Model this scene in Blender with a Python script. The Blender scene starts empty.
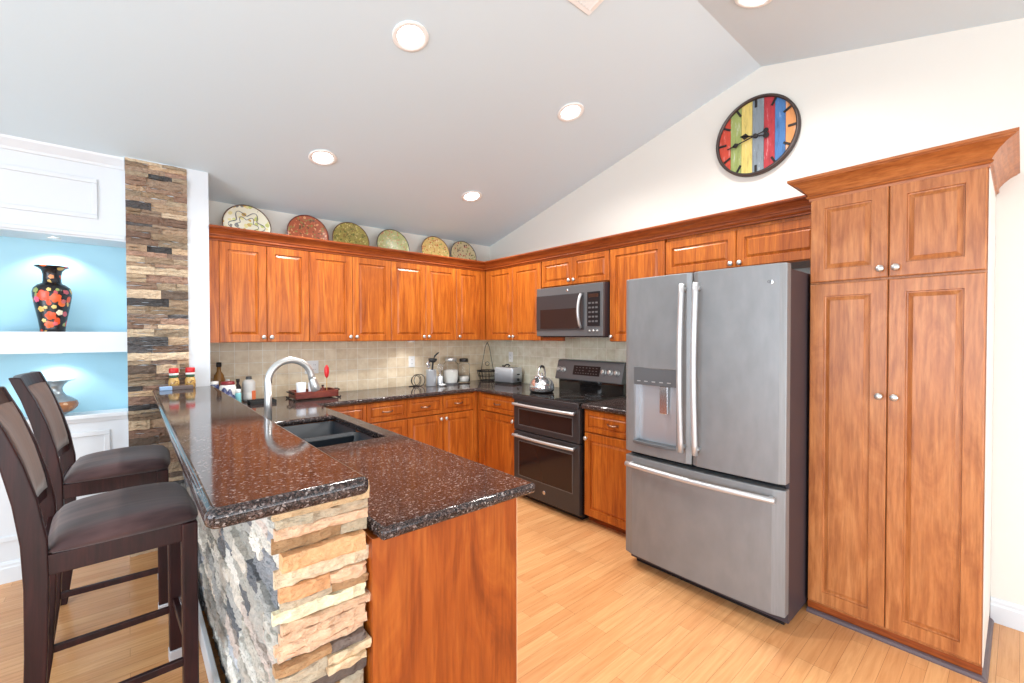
import bpy, bmesh, math, random
from mathutils import Vector, Matrix, noise
S = bpy.context.scene
COL = S.collection
PI = math.pi
R = math.radians

# ------------------------------------------------------------------ camera
cam_d = bpy.data.cameras.new('camera')
cam = bpy.data.objects.new('camera', cam_d)
COL.objects.link(cam)
cam_d.sensor_fit = 'HORIZONTAL'
cam_d.sensor_width = 36.0
cam_d.lens = 442.44 / 1024 * 36.0
cam_d.clip_start = 0.05
cam.location = (-3.304, -4.217, 1.453)
cam.matrix_world = (Matrix.Translation((-3.304, -4.217, 1.453)) @ Matrix.Rotation(R(-40.9286), 4, 'Z')
                    @ Matrix.Rotation(R(90 - .823), 4, 'X') @ Matrix.Rotation(R(-.0614), 4, 'Z'))
S.camera = cam

# ------------------------------------------------------------------ world, daylight, exposure
S.view_settings.view_transform = 'Standard'
S.view_settings.look = 'None'
S.view_settings.gamma = 1
S.view_settings.use_curve_mapping = False
S.view_settings.exposure = 0.19
W = bpy.data.worlds.new('world')
S.world = W
W.use_nodes = True
W.node_tree.nodes['Background'].inputs[0].default_value = (0.80, 0.90, 1.0, 1)
W.node_tree.nodes['Background'].inputs[1].default_value = 1.6


def area(name, loc, target, sx, sy, power, col):
    l = bpy.data.lights.new(name, 'AREA')
    l.shape = 'RECTANGLE'
    l.size, l.size_y = sx, sy
    l.energy = power
    l.color = col
    o = bpy.data.objects.new(name, l)
    COL.objects.link(o)
    o.location = loc
    o.rotation_euler = (Vector(target) - Vector(loc)).to_track_quat('-Z', 'Y').to_euler()
    return o


S.cycles.diffuse_bounces = 8
S.cycles.max_bounces = 14
# daylight entering through the tall windows of the room behind the camera
area('window_daylight_rear', (-3.0, -7.35, 1.5), (-3.0, 0, 1.5), 5.0, 2.2, 80, (0.90, 0.95, 1.0))
area('window_daylight_side', (-6.85, -3.9, 1.5), (0, -4.3, 1.6), 3.4, 2.2, 165, (0.80, 0.90, 1.0))

# added fill lamp behind the camera, tilted up to brighten the ceiling
area('ceiling_fill', (-3.2, -7.3, .5), (-1.6, -2.0, 3.0), 5.0, .6, 66, (.90, .96, 1.0))


# ------------------------------------------------------------------ materials
def mat(name, base=(.8, .8, .8), rough=.5, metal=0.0, spec=.5, **kw):
    m = bpy.data.materials.new(name)
    m.use_nodes = True
    b = m.node_tree.nodes['Principled BSDF']
    b.inputs['Base Color'].default_value = (*base, 1)
    b.inputs['Roughness'].default_value = rough
    b.inputs['Metallic'].default_value = metal
    b.inputs['Specular IOR Level'].default_value = spec
    for k, v in kw.items():
        b.inputs[k].default_value = v
    return m


def N(m, t, **props):
    n = m.node_tree.nodes.new(t)
    for k, v in props.items():
        setattr(n, k, v)
    return n


def L(m, a, b):
    m.node_tree.links.new(a, b)


def bsdf(m):
    return m.node_tree.nodes['Principled BSDF']


def ramp(m, src, stops, interp='LINEAR'):
    n = N(m, 'ShaderNodeValToRGB')
    n.color_ramp.interpolation = interp
    e = n.color_ramp.elements
    while len(e) < len(stops):
        e.new(.5)
    for i, (p, c) in enumerate(stops):
        e[i].position = p
        e[i].color = (*c, 1)
    L(m, src, n.inputs[0])
    return n.outputs[0]


def coords(m, scale, rand=True, kind='Object', rot=(0, 0, 0)):
    tc = N(m, 'ShaderNodeTexCoord')
    mp = N(m, 'ShaderNodeMapping')
    mp.inputs['Scale'].default_value = scale
    mp.inputs['Rotation'].default_value = rot
    src = tc.outputs[kind]
    if rand:
        oi = N(m, 'ShaderNodeObjectInfo')
        ml = N(m, 'ShaderNodeMath', operation='MULTIPLY')
        ml.inputs[1].default_value = 23.0
        L(m, oi.outputs['Random'], ml.inputs[0])
        va = N(m, 'ShaderNodeVectorMath', operation='ADD')
        L(m, src, va.inputs[0])
        L(m, ml.outputs[0], va.inputs[1])
        src = va.outputs[0]
    L(m, src, mp.inputs[0])
    return mp.outputs[0]


def noise_tex(m, vec, scale, detail=4, rough=.55, dist=0.0):
    n = N(m, 'ShaderNodeTexNoise')
    n.inputs['Scale'].default_value = scale
    n.inputs['Detail'].default_value = detail
    n.inputs['Roughness'].default_value = rough
    n.inputs['Distortion'].default_value = dist
    L(m, vec, n.inputs['Vector'])
    return n


def bump(m, src, strength, dist=.01):
    b = N(m, 'ShaderNodeBump')
    b.inputs['Strength'].default_value = strength
    b.inputs['Distance'].default_value = dist
    L(m, src, b.inputs['Height'])
    L(m, b.outputs[0], bsdf(m).inputs['Normal'])


def mixrgb(m, fac, a, b, mode='MIX'):
    n = N(m, 'ShaderNodeMix', data_type='RGBA', blend_type=mode)
    if isinstance(fac, (int, float)):
        n.inputs[0].default_value = fac
    else:
        L(m, fac, n.inputs[0])
    for i, v in ((6, a), (7, b)):
        if isinstance(v, tuple):
            n.inputs[i].default_value = (*v, 1)
        else:
            L(m, v, n.inputs[i])
    return n.outputs[2]


def wood(name, dark, mid, light, scale=(9, 9, .9), rough=.34, coat=.04):
    m = mat(name, mid, rough, spec=.38)
    v = coords(m, scale)
    n1 = noise_tex(m, v, 1.6, 6, .62, 1.8)
    c1 = ramp(m, n1.outputs[0], [(.28, dark), (.5, mid), (.72, light)])
    v2 = coords(m, (scale[0] * 9, scale[1] * 9, scale[2] * 3))
    n2 = noise_tex(m, v2, 1.5, 3, .6)
    c2 = ramp(m, n2.outputs[0], [(.32, (.66, .58, .52)), (.60, (1, 1, 1))])
    L(m, mixrgb(m, .85, c1, c2, 'MULTIPLY'), bsdf(m).inputs['Base Color'])
    bsdf(m).inputs['Coat Weight'].default_value = coat
    bsdf(m).inputs['Coat Roughness'].default_value = .15
    return m


M = {}
M['cherry'] = wood('cherry_wood', (.27, .058, .008), (.44, .112, .013), (.60, .19, .026))
M['cherry_dark'] = wood('cherry_molding', (.20, .038, .007), (.30, .062, .011), (.40, .10, .018), scale=(1.3, 1.3, 26))
M['crown_wood'] = wood('cherry_crown', (.30, .085, .020), (.40, .125, .032), (.50, .18, .054), scale=(1.3, 1.3, 26))
M['pantry'] = wood('cherry_pantry', (.34, .105, .030), (.46, .165, .050), (.55, .225, .078), scale=(6, 6, 1.3))
M['panel'] = wood('cherry_panel', (.20, .036, .006), (.34, .072, .010), (.46, .125, .020), scale=(5, 5, .9))
M['edge'] = mat('panel_edge_band', (.62, .36, .2), .4)
M['espresso'] = wood('espresso_wood', (.010, .003, .0035), (.024, .0055, .006), (.045, .010, .009), scale=(10, 10, 1.2), rough=.38, coat=0)
bsdf(M['espresso']).inputs['Specular IOR Level'].default_value = .3
M['wallcream'] = mat('cream_wall_paint', (.71, .69, .635), .75, spec=.25)
M['wallwhite'] = mat('white_wall_paint', (.74, .76, .79), .6, spec=.3)
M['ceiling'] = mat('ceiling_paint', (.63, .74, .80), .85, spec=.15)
M['trimwhite'] = mat('white_trim_paint', (.66, .69, .72), .35)
M['niche'] = mat('blue_niche_paint', (.36, .60, .70), .7, spec=.25)
for k in ('wallcream', 'ceiling', 'wallwhite', 'niche'):
    v = coords(M[k], (1, 1, 1), rand=False)
    n = noise_tex(M[k], v, 90, 3)
    bump(M[k], n.outputs[0], .06, .004)
M['steel'] = mat('slate_steel', (.38, .38, .385), .42, .35)
M['slate'] = mat('slate_metal', (.125, .13, .137), .4, .35)
M['slate_dark'] = mat('dark_slate_metal', (.058, .057, .062), .35, .5)
M['chrome'] = mat('polished_chrome', (.80, .81, .83), .14, .9)
M['brushed'] = mat('brushed_nickel', (.62, .62, .61), .3, .75)
M['cap'] = mat('bright_foot_cap', (.50, .51, .54), .3, .4)
M['satin'] = mat('satin_steel', (.62, .65, .69), .3, .4)
M['bronze'] = mat('aged_pull_metal', (.34, .20, .14), .3, .9)
M['handle'] = mat('satin_handle_metal', (.56, .56, .57), .36, .6)
M['black'] = mat('black_enamel', (.012, .012, .014), .25)
M['fridgeside'] = mat('fridge_side_enamel', (.042, .031, .038), .5)
M['glassblack'] = mat('black_glass', (.012, .010, .010), .06, 0, .8)
M['ovenglass'] = mat('oven_window_glass', (.022, .013, .012), .10, 0, .4)
M['rubber'] = mat('black_rubber', (.02, .02, .02), .6)
M['sink'] = mat('black_composite', (.010, .015, .022), .45, spec=.3)
M['white'] = mat('white_plastic', (.86, .86, .84), .35)
M['red'] = mat('red_plastic', (.62, .02, .025), .3)
M['paleglass'] = mat('frosted_pale_glass', (.74, .79, .86), .25)
M['darkred'] = mat('dark_red_plastic', (.22, .015, .02), .35)
M['navy'] = mat('navy_plastic', (.025, .04, .13), .35)
M['teal'] = mat('teal_label', (.25, .62, .66), .35)
M['orange'] = mat('orange_label', (.85, .18, .05), .4)
M['amber'] = mat('amber_bottle_glass', (.22, .10, .02), .1, 0, .6)
M['gold'] = mat('golden_spice', (.72, .42, .12), .5)
M['green'] = mat('dark_green_band', (.03, .10, .05), .4)
M['flour'] = mat('white_flour', (.87, .85, .80), .9)
M['paleblue'] = mat('pale_blue_card', (.36, .55, .82), .5)
M['board'] = mat('weathered_board', (.16, .12, .11), .6)
M['iron'] = mat('black_iron_wire', (.03, .026, .026), .4, .5)
M['traywood'] = wood('mahogany_tray_wood', (.09, .01, .006), (.17, .024, .014), (.26, .045, .02), scale=(3, 12, 12))
M['glass'] = mat('clear_glass', (1, 1, 1), .02, 0, .5, **{'Transmission Weight': 1.0, 'IOR': 1.18})
M['lamp'] = mat('lamp_lens', (1, 1, 1), .5)
bsdf(M['lamp']).inputs['Emission Color'].default_value = (1, .97, .92, 1)
bsdf(M['lamp']).inputs['Emission Strength'].default_value = 14
M['dispenser'] = mat('dispenser_recess', (.50, .52, .55), .35, .6)
M['display'] = mat('display_panel', (.012, .012, .014), .2, 0, .25)

# brushed steel variation on the fridge
m = M['steel']
v = coords(m, (1, 60, 1), rand=False)
n = noise_tex(m, v, 6, 3)
L(m, ramp(m, n.outputs[0], [(.3, (.215, .218, .222)), (.7, (.25, .252, .256))]), bsdf(m).inputs['Base Color'])

# granite
def granite(name, rough=.085):
    m = mat(name, (.1, .06, .05), rough, 0, .38)
    v = coords(m, (1, 1, 1), rand=False)
    n0 = noise_tex(m, v, 7, 3)
    wv = N(m, 'ShaderNodeVectorMath', operation='ADD')
    nn = noise_tex(m, v, 60, 2)
    sc = N(m, 'ShaderNodeVectorMath', operation='SCALE')
    sc.inputs['Scale'].default_value = .012
    L(m, nn.outputs['Color'], sc.inputs[0])
    L(m, v, wv.inputs[0])
    L(m, sc.outputs[0], wv.inputs[1])
    vo = N(m, 'ShaderNodeTexVoronoi')
    vo.inputs['Scale'].default_value = 190
    L(m, wv.outputs[0], vo.inputs['Vector'])
    cell = N(m, 'ShaderNodeSeparateColor')
    L(m, vo.outputs['Color'], cell.inputs[0])
    c = ramp(m, cell.outputs[0], [(0, (.008, .008, .009)), (.34, (.024, .017, .017)), (.56, (.060, .038, .035)),
                                   (.78, (.14, .100, .092)), (.93, (.40, .35, .33))], 'CONSTANT')
    vo2 = N(m, 'ShaderNodeTexVoronoi')
    vo2.inputs['Scale'].default_value = 430
    L(m, v, vo2.inputs['Vector'])
    s2 = N(m, 'ShaderNodeSeparateColor')
    L(m, vo2.outputs['Color'], s2.inputs[0])
    c2 = ramp(m, s2.outputs[0], [(0, (.010, .009, .010)), (.38, (.050, .033, .030)), (.8, (.18, .14, .13))], 'CONSTANT')
    mx = mixrgb(m, .42, c, c2)
    tone = ramp(m, n0.outputs[0], [(.35, (.72, .66, .66)), (.65, (1, 1, 1))])
    L(m, mixrgb(m, 1.0, mx, tone, 'MULTIPLY'), bsdf(m).inputs['Base Color'])
    return m


M['granite'] = granite('brown_granite')


# tile
def tile(name, axis, c1, c2):
    m = mat(name, c1, .42)
    tc = N(m, 'ShaderNodeTexCoord')
    sp = N(m, 'ShaderNodeSeparateXYZ')
    L(m, tc.outputs['Object'], sp.inputs[0])
    cb = N(m, 'ShaderNodeCombineXYZ')
    L(m, sp.outputs[axis], cb.inputs[0])
    L(m, sp.outputs['Z'], cb.inputs[1])
    br = N(m, 'ShaderNodeTexBrick')
    br.offset = 0
    br.inputs['Scale'].default_value = 1
    br.inputs['Brick Width'].default_value = .102
    br.inputs['Row Height'].default_value = .102
    br.inputs['Mortar Size'].default_value = .0025
    br.inputs['Mortar Smooth'].default_value = .4
    br.inputs['Color1'].default_value = (*c1, 1)
    br.inputs['Color2'].default_value = (*c2, 1)
    br.inputs['Mortar'].default_value = (.95, .90, .80, 1)
    L(m, cb.outputs[0], br.inputs['Vector'])
    n = noise_tex(m, cb.outputs[0], 14, 5, .6)
    t = ramp(m, n.outputs[0], [(.3, (.78, .70, .60)), (.6, (1, 1, 1))])
    L(m, mixrgb(m, .7, br.outputs['Color'], t, 'MULTIPLY'), bsdf(m).inputs['Base Color'])
    inv = N(m, 'ShaderNodeMath', operation='SUBTRACT')
    inv.inputs[0].default_value = 1
    L(m, br.outputs['Fac'], inv.inputs[1])
    bump(m, inv.outputs[0], .5, .003)
    return m


M['tile_x'] = tile('travertine_tile_back', 'X', (.88, .75, .55), (.76, .62, .43))
M['tile_y'] = tile('travertine_tile_right', 'Y', (.84, .81, .66), (.72, .69, .53))

# floor: narrow light strips running along X
m = M['floor'] = mat('laminate_floor', (.7, .4, .2), .24, 0, .45)
tc = N(m, 'ShaderNodeTexCoord')
br = N(m, 'ShaderNodeTexBrick')
br.offset = .37
br.offset_frequency = 3
br.inputs['Scale'].default_value = 1
br.inputs['Brick Width'].default_value = .52
br.inputs['Row Height'].default_value = .066
br.inputs['Mortar Size'].default_value = .0007
br.inputs['Mortar Smooth'].default_value = .2
br.inputs['Bias'].default_value = 0
br.inputs['Color1'].default_value = (.74, .40, .175, 1)
br.inputs['Color2'].default_value = (.66, .32, .13, 1)
br.inputs['Mortar'].default_value = (.36, .16, .07, 1)
L(m, tc.outputs['Object'], br.inputs['Vector'])
v = coords(m, (1.6, 26, 1), rand=False)
n = noise_tex(m, v, 2.2, 5, .6, .6)
t = ramp(m, n.outputs[0], [(.3, (.78, .68, .60)), (.62, (1, 1, 1))])
L(m, mixrgb(m, .75, br.outputs['Color'], t, 'MULTIPLY'), bsdf(m).inputs['Base Color'])

# stone with a per-stone colour
m = M['stone'] = mat('ledge_stone', (.5, .4, .3), .85, 0, .25)
vc = N(m, 'ShaderNodeVertexColor', layer_name='Col')
v = coords(m, (1, 1, 1.6), rand=False)
n = noise_tex(m, v, 34, 7, .72)
t = ramp(m, n.outputs[0], [(.28, (.62, .58, .56)), (.5, (.92, .90, .88)), (.7, (1.15, 1.13, 1.10))])
L(m, mixrgb(m, .85, vc.outputs[0], t, 'MULTIPLY'), bsdf(m).inputs['Base Color'])
n2 = noise_tex(m, v, 60, 5, .7)
bump(m, n2.outputs[0], 1.0, .014)

# seat fabric
def fabric(name, a, b):
    m = mat(name, a, .7, 0, .25, **{'Sheen Weight': .25})
    v = coords(m, (1, 7, 1), rand=False)
    n = noise_tex(m, v, 2.4, 3, .5, .8)
    L(m, ramp(m, n.outputs[0], [(.35, a), (.65, b)]), bsdf(m).inputs['Base Color'])
    return m


M['seatfab'] = fabric('brown_suede', (.030, .014, .015), (.095, .048, .046))
M['backfab'] = fabric('tan_brown_suede', (.085, .036, .020), (.15, .072, .042))


def decor(name, bg, cols, scale, rim=None, rimr=.8, radial=False):
    """glazed pottery with painted dots and petals"""
    m = mat(name, bg, .25)
    v = coords(m, (1, 1, 1), rand=False)
    vo = N(m, 'ShaderNodeTexVoronoi')
    vo.inputs['Scale'].default_value = scale
    nn = noise_tex(m, v, scale * .7, 2)
    src = mixrgb(m, .03, v, nn.outputs['Color'], 'ADD')
    L(m, src, vo.inputs['Vector'])
    s = N(m, 'ShaderNodeSeparateColor')
    L(m, vo.outputs['Color'], s.inputs[0])
    k = len(cols)
    c = ramp(m, s.outputs[0], [(i / k, cc) for i, cc in enumerate(cols)], 'CONSTANT')
    f = N(m, 'ShaderNodeMath', operation='LESS_THAN')
    f.inputs[1].default_value = .42
    mu = N(m, 'ShaderNodeMath', operation='MULTIPLY')
    mu.inputs[1].default_value = 1.0
    L(m, vo.outputs['Distance'], mu.inputs[0])
    L(m, mu.outputs[0], f.inputs[0])
    L(m, mixrgb(m, f.outputs[0], bg, c), bsdf(m).inputs['Base Color'])
    return m


# ------------------------------------------------------------------ mesh helpers
def obj(name, bm, material, parent=None, smooth=False, bevel=0, kind=None, label=None):
    me = bpy.data.meshes.new(name)
    bmesh.ops.recalc_face_normals(bm, faces=bm.faces[:])
    bm.to_mesh(me)
    bm.free()
    mats = material if isinstance(material, (list, tuple)) else [material]
    for x in mats:
        me.materials.append(M[x] if isinstance(x, str) else x)
    if smooth:
        for p in me.polygons:
            p.use_smooth = True
    o = bpy.data.objects.new(name, me)
    COL.objects.link(o)
    if parent:
        o.parent = parent
    if bevel:
        md = o.modifiers.new('bevel', 'BEVEL')
        md.width = bevel
        md.segments = 3
        md.limit_method = 'ANGLE'
        md.angle_limit = R(40)
        md.harden_normals = False
    if kind:
        o['kind'] = kind
    if label:
        o['label'] = label
    return o


def tag(o, label, cat, group=None):
    o['label'] = label
    o['category'] = cat
    if group:
        o['group'] = group
    return o


def thing(name, label, cat, loc=(0, 0, 0), rz=0, group=None):
    o = bpy.data.objects.new(name, None)
    COL.objects.link(o)
    o.location = loc
    o.rotation_euler = (0, 0, rz)
    o.empty_display_size = .1
    return tag(o, label, cat, group)


def bx(bm, x0, x1, y0, y1, z0, z1, mi=0):
    vs = [bm.verts.new((x, y, z)) for x in (x0, x1) for y in (y0, y1) for z in (z0, z1)]
    fs = [(0, 1, 3, 2), (4, 6, 7, 5), (0, 4, 5, 1), (2, 3, 7, 6), (0, 2, 6, 4), (1, 5, 7, 3)]
    out = []
    for f in fs:
        fc = bm.faces.new([vs[i] for i in f])
        fc.material_index = mi
        out.append(fc)
    return vs


def B(*a):
    bm = bmesh.new()
    bx(bm, *a)
    return bm


def lathe(bm, prof, seg=32, cx=0, cy=0, cz=0, axis='Z', mi=0, sx=1, sy=1):
    rings = []
    for r, z in prof:
        ring = []
        for i in range(seg):
            a = 2 * PI * i / seg
            x, y = r * math.cos(a) * sx, r * math.sin(a) * sy
            if axis == 'Z':
                p = (cx + x, cy + y, cz + z)
            elif axis == 'Y':
                p = (cx + x, cy + z, cz + y)
            else:
                p = (cx + z, cy + x, cz + y)
            ring.append(bm.verts.new(p))
        rings.append(ring)
    for a, b in zip(rings, rings[1:]):
        for i in range(seg):
            f = bm.faces.new((a[i], a[(i + 1) % seg], b[(i + 1) % seg], b[i]))
            f.material_index = mi
    for ring in (rings[0], rings[-1]):
        f = bm.faces.new(ring)
        f.material_index = mi
    return rings


def LB(*a, **k):
    bm = bmesh.new()
    lathe(bm, *a, **k)
    return bm


def tube(bm, pts, r, seg=12, mi=0, closed=False, flat=None):
    """round tube through points; r may be a list; flat=(sx) squashes the second axis"""
    pts = [Vector(p) for p in pts]
    n = len(pts)
    rs = r if isinstance(r, (list, tuple)) else [r] * n
    rings = []
    up = None
    for i, p in enumerate(pts):
        if closed:
            t = pts[(i + 1) % n] - pts[i - 1]
        else:
            t = pts[min(i + 1, n - 1)] - pts[max(i - 1, 0)]
        t.normalize()
        if up is None:
            up = Vector((0, 0, 1)) if abs(t.z) < .9 else Vector((1, 0, 0))
        a = up - t * up.dot(t)
        a.normalize()
        b = t.cross(a)
        up = a
        f = flat or 1
        rings.append([bm.verts.new(p + (a * math.cos(2 * PI * k / seg) * f + b * math.sin(2 * PI * k / seg)) * rs[i]) for k in range(seg)])
    m = n if closed else n - 1
    for i in range(m):
        A, C = rings[i], rings[(i + 1) % n]
        for k in range(seg):
            bm.faces.new((A[k], A[(k + 1) % seg], C[(k + 1) % seg], C[k])).material_index = mi
    if not closed:
        bm.faces.new(rings[0]).material_index = mi
        bm.faces.new(rings[-1]).material_index = mi


def T(*a, **k):
    bm = bmesh.new()
    tube(bm, *a, **k)
    return bm


def prism(bm, outline, z0, z1, mi=0):
    a = [bm.verts.new((x, y, z0)) for x, y in outline]
    b = [bm.verts.new((x, y, z1)) for x, y in outline]
    n = len(a)
    for i in range(n):
        bm.faces.new((a[i], a[(i + 1) % n], b[(i + 1) % n], b[i])).material_index = mi
    bm.faces.new(a).material_index = mi
    bm.faces.new(b).material_index = mi


def extr(bm, outline, axis, a0, a1, mi=0):
    """outline in the two other axes, extruded along axis"""
    def P(u, v, w):
        return {'X': (w, u, v), 'Y': (u, w, v), 'Z': (u, v, w)}[axis]
    a = [bm.verts.new(P(u, v, a0)) for u, v in outline]
    b = [bm.verts.new(P(u, v, a1)) for u, v in outline]
    n = len(a)
    for i in range(n):
        bm.faces.new((a[i], a[(i + 1) % n], b[(i + 1) % n], b[i])).material_index = mi
    bm.faces.new(a).material_index = mi
    bm.faces.new(b).material_index = mi


def sweep(bm, path, prof, mi=0):
    """profile [(out, z)] swept along a 2D path with mitred corners; 'out' is to the right of travel"""
    pts = [Vector(p) for p in path]
    rings = []
    for i, p in enumerate(pts):
        dirs = []
        if i > 0:
            dirs.append((pts[i] - pts[i - 1]).normalized())
        if i < len(pts) - 1:
            dirs.append((pts[i + 1] - pts[i]).normalized())
        ns = [Vector((d.y, -d.x)) for d in dirs]
        if len(ns) == 2:
            mid = (ns[0] + ns[1])
            mid = mid / (mid.dot(ns[0]))
        else:
            mid = ns[0]
        rings.append([bm.verts.new((p.x + mid.x * o, p.y + mid.y * o, z)) for o, z in prof])
    k = len(prof)
    for A, C in zip(rings, rings[1:]):
        for i in range(k):
            bm.faces.new((A[i], A[(i + 1) % k], C[(i + 1) % k], C[i])).material_index = mi
    bm.faces.new(rings[0]).material_index = mi
    bm.faces.new(rings[-1]).material_index = mi


def freeze(o):
    dg = bpy.context.evaluated_depsgraph_get()
    dg.update()
    me = bpy.data.meshes.new_from_object(o.evaluated_get(dg))
    old = o.data
    o.modifiers.clear()
    o.data = me
    me.name = o.name
    bpy.data.meshes.remove(old)


def cut(o, cutters):
    """subtract boxes from a mesh and keep the plain result"""
    tmp = []
    for c in cutters:
        k = obj('cutter', B(*c), 'black')
        if o.parent:
            k.parent = o.parent
        md = o.modifiers.new('cut', 'BOOLEAN')
        md.operation = 'DIFFERENCE'
        md.object = k
        md.solver = 'EXACT'
        tmp.append(k)
    bpy.context.view_layer.update()
    freeze(o)
    for k in tmp:
        me = k.data
        bpy.data.objects.remove(k)
        bpy.data.meshes.remove(me)


def raised_panel(bm, x0, x1, z0, z1, yb, yf, frame=.055):
    """cabinet door facing -y: flat frame, routed groove, raised centre field"""
    w, h = x1 - x0, z1 - z0
    fr = min(frame, w * .28, h * .28)
    g = min(.017, min(w, h) * .06)
    rings = [(0, yb), (0, yf + .004), (.004, yf), (fr, yf), (fr + .002, yf + .009), (fr + .007, yf + .0095),
             (fr + .007 + g, yf + .003), (fr + .008 + g, yf + .0008)]
    prev = None
    for d, y in rings:
        cur = [bm.verts.new(p) for p in ((x0 + d, y, z0 + d), (x1 - d, y, z0 + d), (x1 - d, y, z1 - d), (x0 + d, y, z1 - d))]
        if prev is None:
            bm.faces.new(cur)
        else:
            for i in range(4):
                bm.faces.new((prev[i], prev[(i + 1) % 4], cur[(i + 1) % 4], cur[i]))
        prev = cur
    bm.faces.new(prev)


def knob(parent, x, y, z):
    bm = LB([(.006, 0), (.005, -.012), (.009, -.016), (.0155, -.021), (.0165, -.026), (.011, -.031), (.004, -.033)],
            16, x, y, z, 'Y')
    return obj('knob', bm, 'brushed', parent, True)


def pull(parent, x, y, z, w=.085):
    bm = bmesh.new()
    pts = []
    for i in range(13):
        t = i / 12
        pts.append((x + (t - .5) * w, y - .004 - .020 * math.sin(PI * t) ** .6, z - .004 * math.sin(PI * t)))
    rr = [.0085 if i in (0, 12) else .004 + .0035 * math.sin(PI * i / 12) for i in range(13)]
    tube(bm, pts, rr, 8)
    for sx in (-1, 1):
        lathe(bm, [(.008, 0), (.009, -.003), (.006, -.006)], 10, x + sx * w / 2, y, z, 'Y')
    return obj('handle', bm, 'bronze', parent, True)


def cabinet(name, label, cat, loc, rz, w, d, z0, z1, doors=(), drawers=(), fillers=(), mtl='cherry', group=None, toe=False, frame=.055, bodyz=None):
    """front faces local -y; local x runs to the right; doors: (x0,x1,z0,z1,knob side or '',knob low/high)"""
    t = thing(name, label, cat, (loc[0], loc[1], 0 if toe else z0), rz, group)
    o = 0 if toe else z0
    yf = -d
    bm = bmesh.new()
    bx(bm, .001, w - .001, -(d - .021), -.002, z0 - o + (.06 if toe else 0), z1 - o)
    for a, b in fillers:
        bx(bm, a, b, yf + .004, -(d - .021), z0 - o + (.06 if toe else 0), z1 - o)
    obj('body', bm, mtl, t)
    if toe:
        obj('toe_kick', B(.001, w - .001, -(d - .075), -.01, 0.0, .0595), 'cherry_dark', t)
    for (a, b, c, e, side, hl) in doors:
        bm = bmesh.new()
        raised_panel(bm, a + .0015, b - .0015, c - o + .0015, e - o - .0015, yf + .02, yf, frame)
        dr = obj('door', bm, mtl, t)
        if side:
            kx = b - .028 if side == 'R' else a + .028
            kz = {'lo': c + .04, 'hi': e - .04}.get(hl, hl) - o
            knob(dr, kx, yf, kz)
    for (a, b, c, e) in drawers:
        bm = bmesh.new()
        raised_panel(bm, a + .0015, b - .0015, c - o + .0015, e - o - .0015, yf + .02, yf, .034)
        dr = obj('drawer', bm, mtl, t)
        pull(dr, (a + b) / 2, yf, (c + e) / 2 - o)
    return t


def text_mesh(name, s, size, mtl, parent, loc, rot, depth=.0006):
    cu = bpy.data.curves.new(name, 'FONT')
    cu.body = s
    cu.size = size
    cu.extrude = depth
    cu.align_x = 'CENTER'
    cu.align_y = 'CENTER'
    tmp = bpy.data.objects.new(name, cu)
    COL.objects.link(tmp)
    bpy.context.view_layer.update()
    me = bpy.data.meshes.new_from_object(tmp.evaluated_get(bpy.context.evaluated_depsgraph_get()))
    bpy.data.objects.remove(tmp)
    o = bpy.data.objects.new(name, me)
    me.materials.clear()
    me.materials.append(M[mtl])
    COL.objects.link(o)
    o.parent = parent
    o.location = loc
    o.rotation_euler = rot
    return o


RW = -PI / 2       # rotation of things on the right wall
ZC = .925          # worktop height
ZB = 1.095         # bar top height
UB, UT = 1.400, 2.149

# ================================================================== the setting
HX, HY = -7.0, -7.5


def zceil(y):
    return 2.52 - .256 * y if y > -3.025 else 2.52 + .256 * 3.025 + .256 * (y + 3.025)


obj('floor', B(HX, .12, HY, .12, -.06, 0), 'floor', kind='structure')
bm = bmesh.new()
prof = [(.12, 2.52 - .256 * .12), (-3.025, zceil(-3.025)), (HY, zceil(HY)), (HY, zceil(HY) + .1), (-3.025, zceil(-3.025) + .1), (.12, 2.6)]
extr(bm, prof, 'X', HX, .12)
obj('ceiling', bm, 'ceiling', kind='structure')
bm = bmesh.new()
extr(bm, [(.12, 0), (.12, 2.489), (-3.025, zceil(-3.025)), (HY, zceil(HY)), (HY, 0)], 'X', 0, .12)
obj('wall_right', bm, 'wallcream', kind='structure')
bm = B(-2.99, 0, 0, .12, 0, 2.52)
obj('wall_back', bm, 'wallcream', kind='structure')
# rear wall with tall window openings, left wall with one: the daylight comes through them
bm = bmesh.new()
bx(bm, HX, HX + 1.3, HY, HY + .1, 0, 2.15)
bx(bm, -.5, .0, HY, HY + .1, 0, 2.15)
bx(bm, HX + 1.3, -.5, HY, HY + .1, 0, .25)
obj('wall_rear', bm, 'wallwhite', kind='structure')
bm = bmesh.new()
bx(bm, HX - .1, HX, HY, -5.6, 0, 3.0)
bx(bm, HX - .1, HX, -1.7, .12, 0, 3.0)
bx(bm, HX - .1, HX, -5.6, -1.7, 2.7, 3.4)
bx(bm, HX - .1, HX, -5.6, -1.7, 0, .3)
obj('wall_left', bm, 'wallwhite', kind='structure')

# stub wall ending the kitchen, its left part carries the stone column
bm = B(-3.31, -2.86, -.385, .12, 0, zceil(-.385) + .03)
stub = obj('wall_stub', bm, 'trimwhite', kind='structure')

# niche wall to the left of the column
YN, YNB = -.31, -.03
NL = -5.2
bm = bmesh.new()
bx(bm, HX, -3.31, YN, .12, 2.075, 2.64)              # header over the upper niche
bx(bm, NL, -3.31, YN, .12, 1.345, 1.477)             # thick shelf between the niches
bx(bm, HX, -3.31, YN, .12, 0, .935)                  # wainscot below
bx(bm, HX, NL, YN, .12, .935, 2.075)                 # pier out of frame
obj('wall_niche', bm, 'trimwhite', kind='structure')
bm = bmesh.new()
bx(bm, NL, -3.31, YNB, YNB + .1, .935, 1.345)
bx(bm, NL, -3.31, YNB, YNB + .1, 1.477, 2.075)
obj('wall_niche_back', bm, 'niche', kind='structure')


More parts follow.
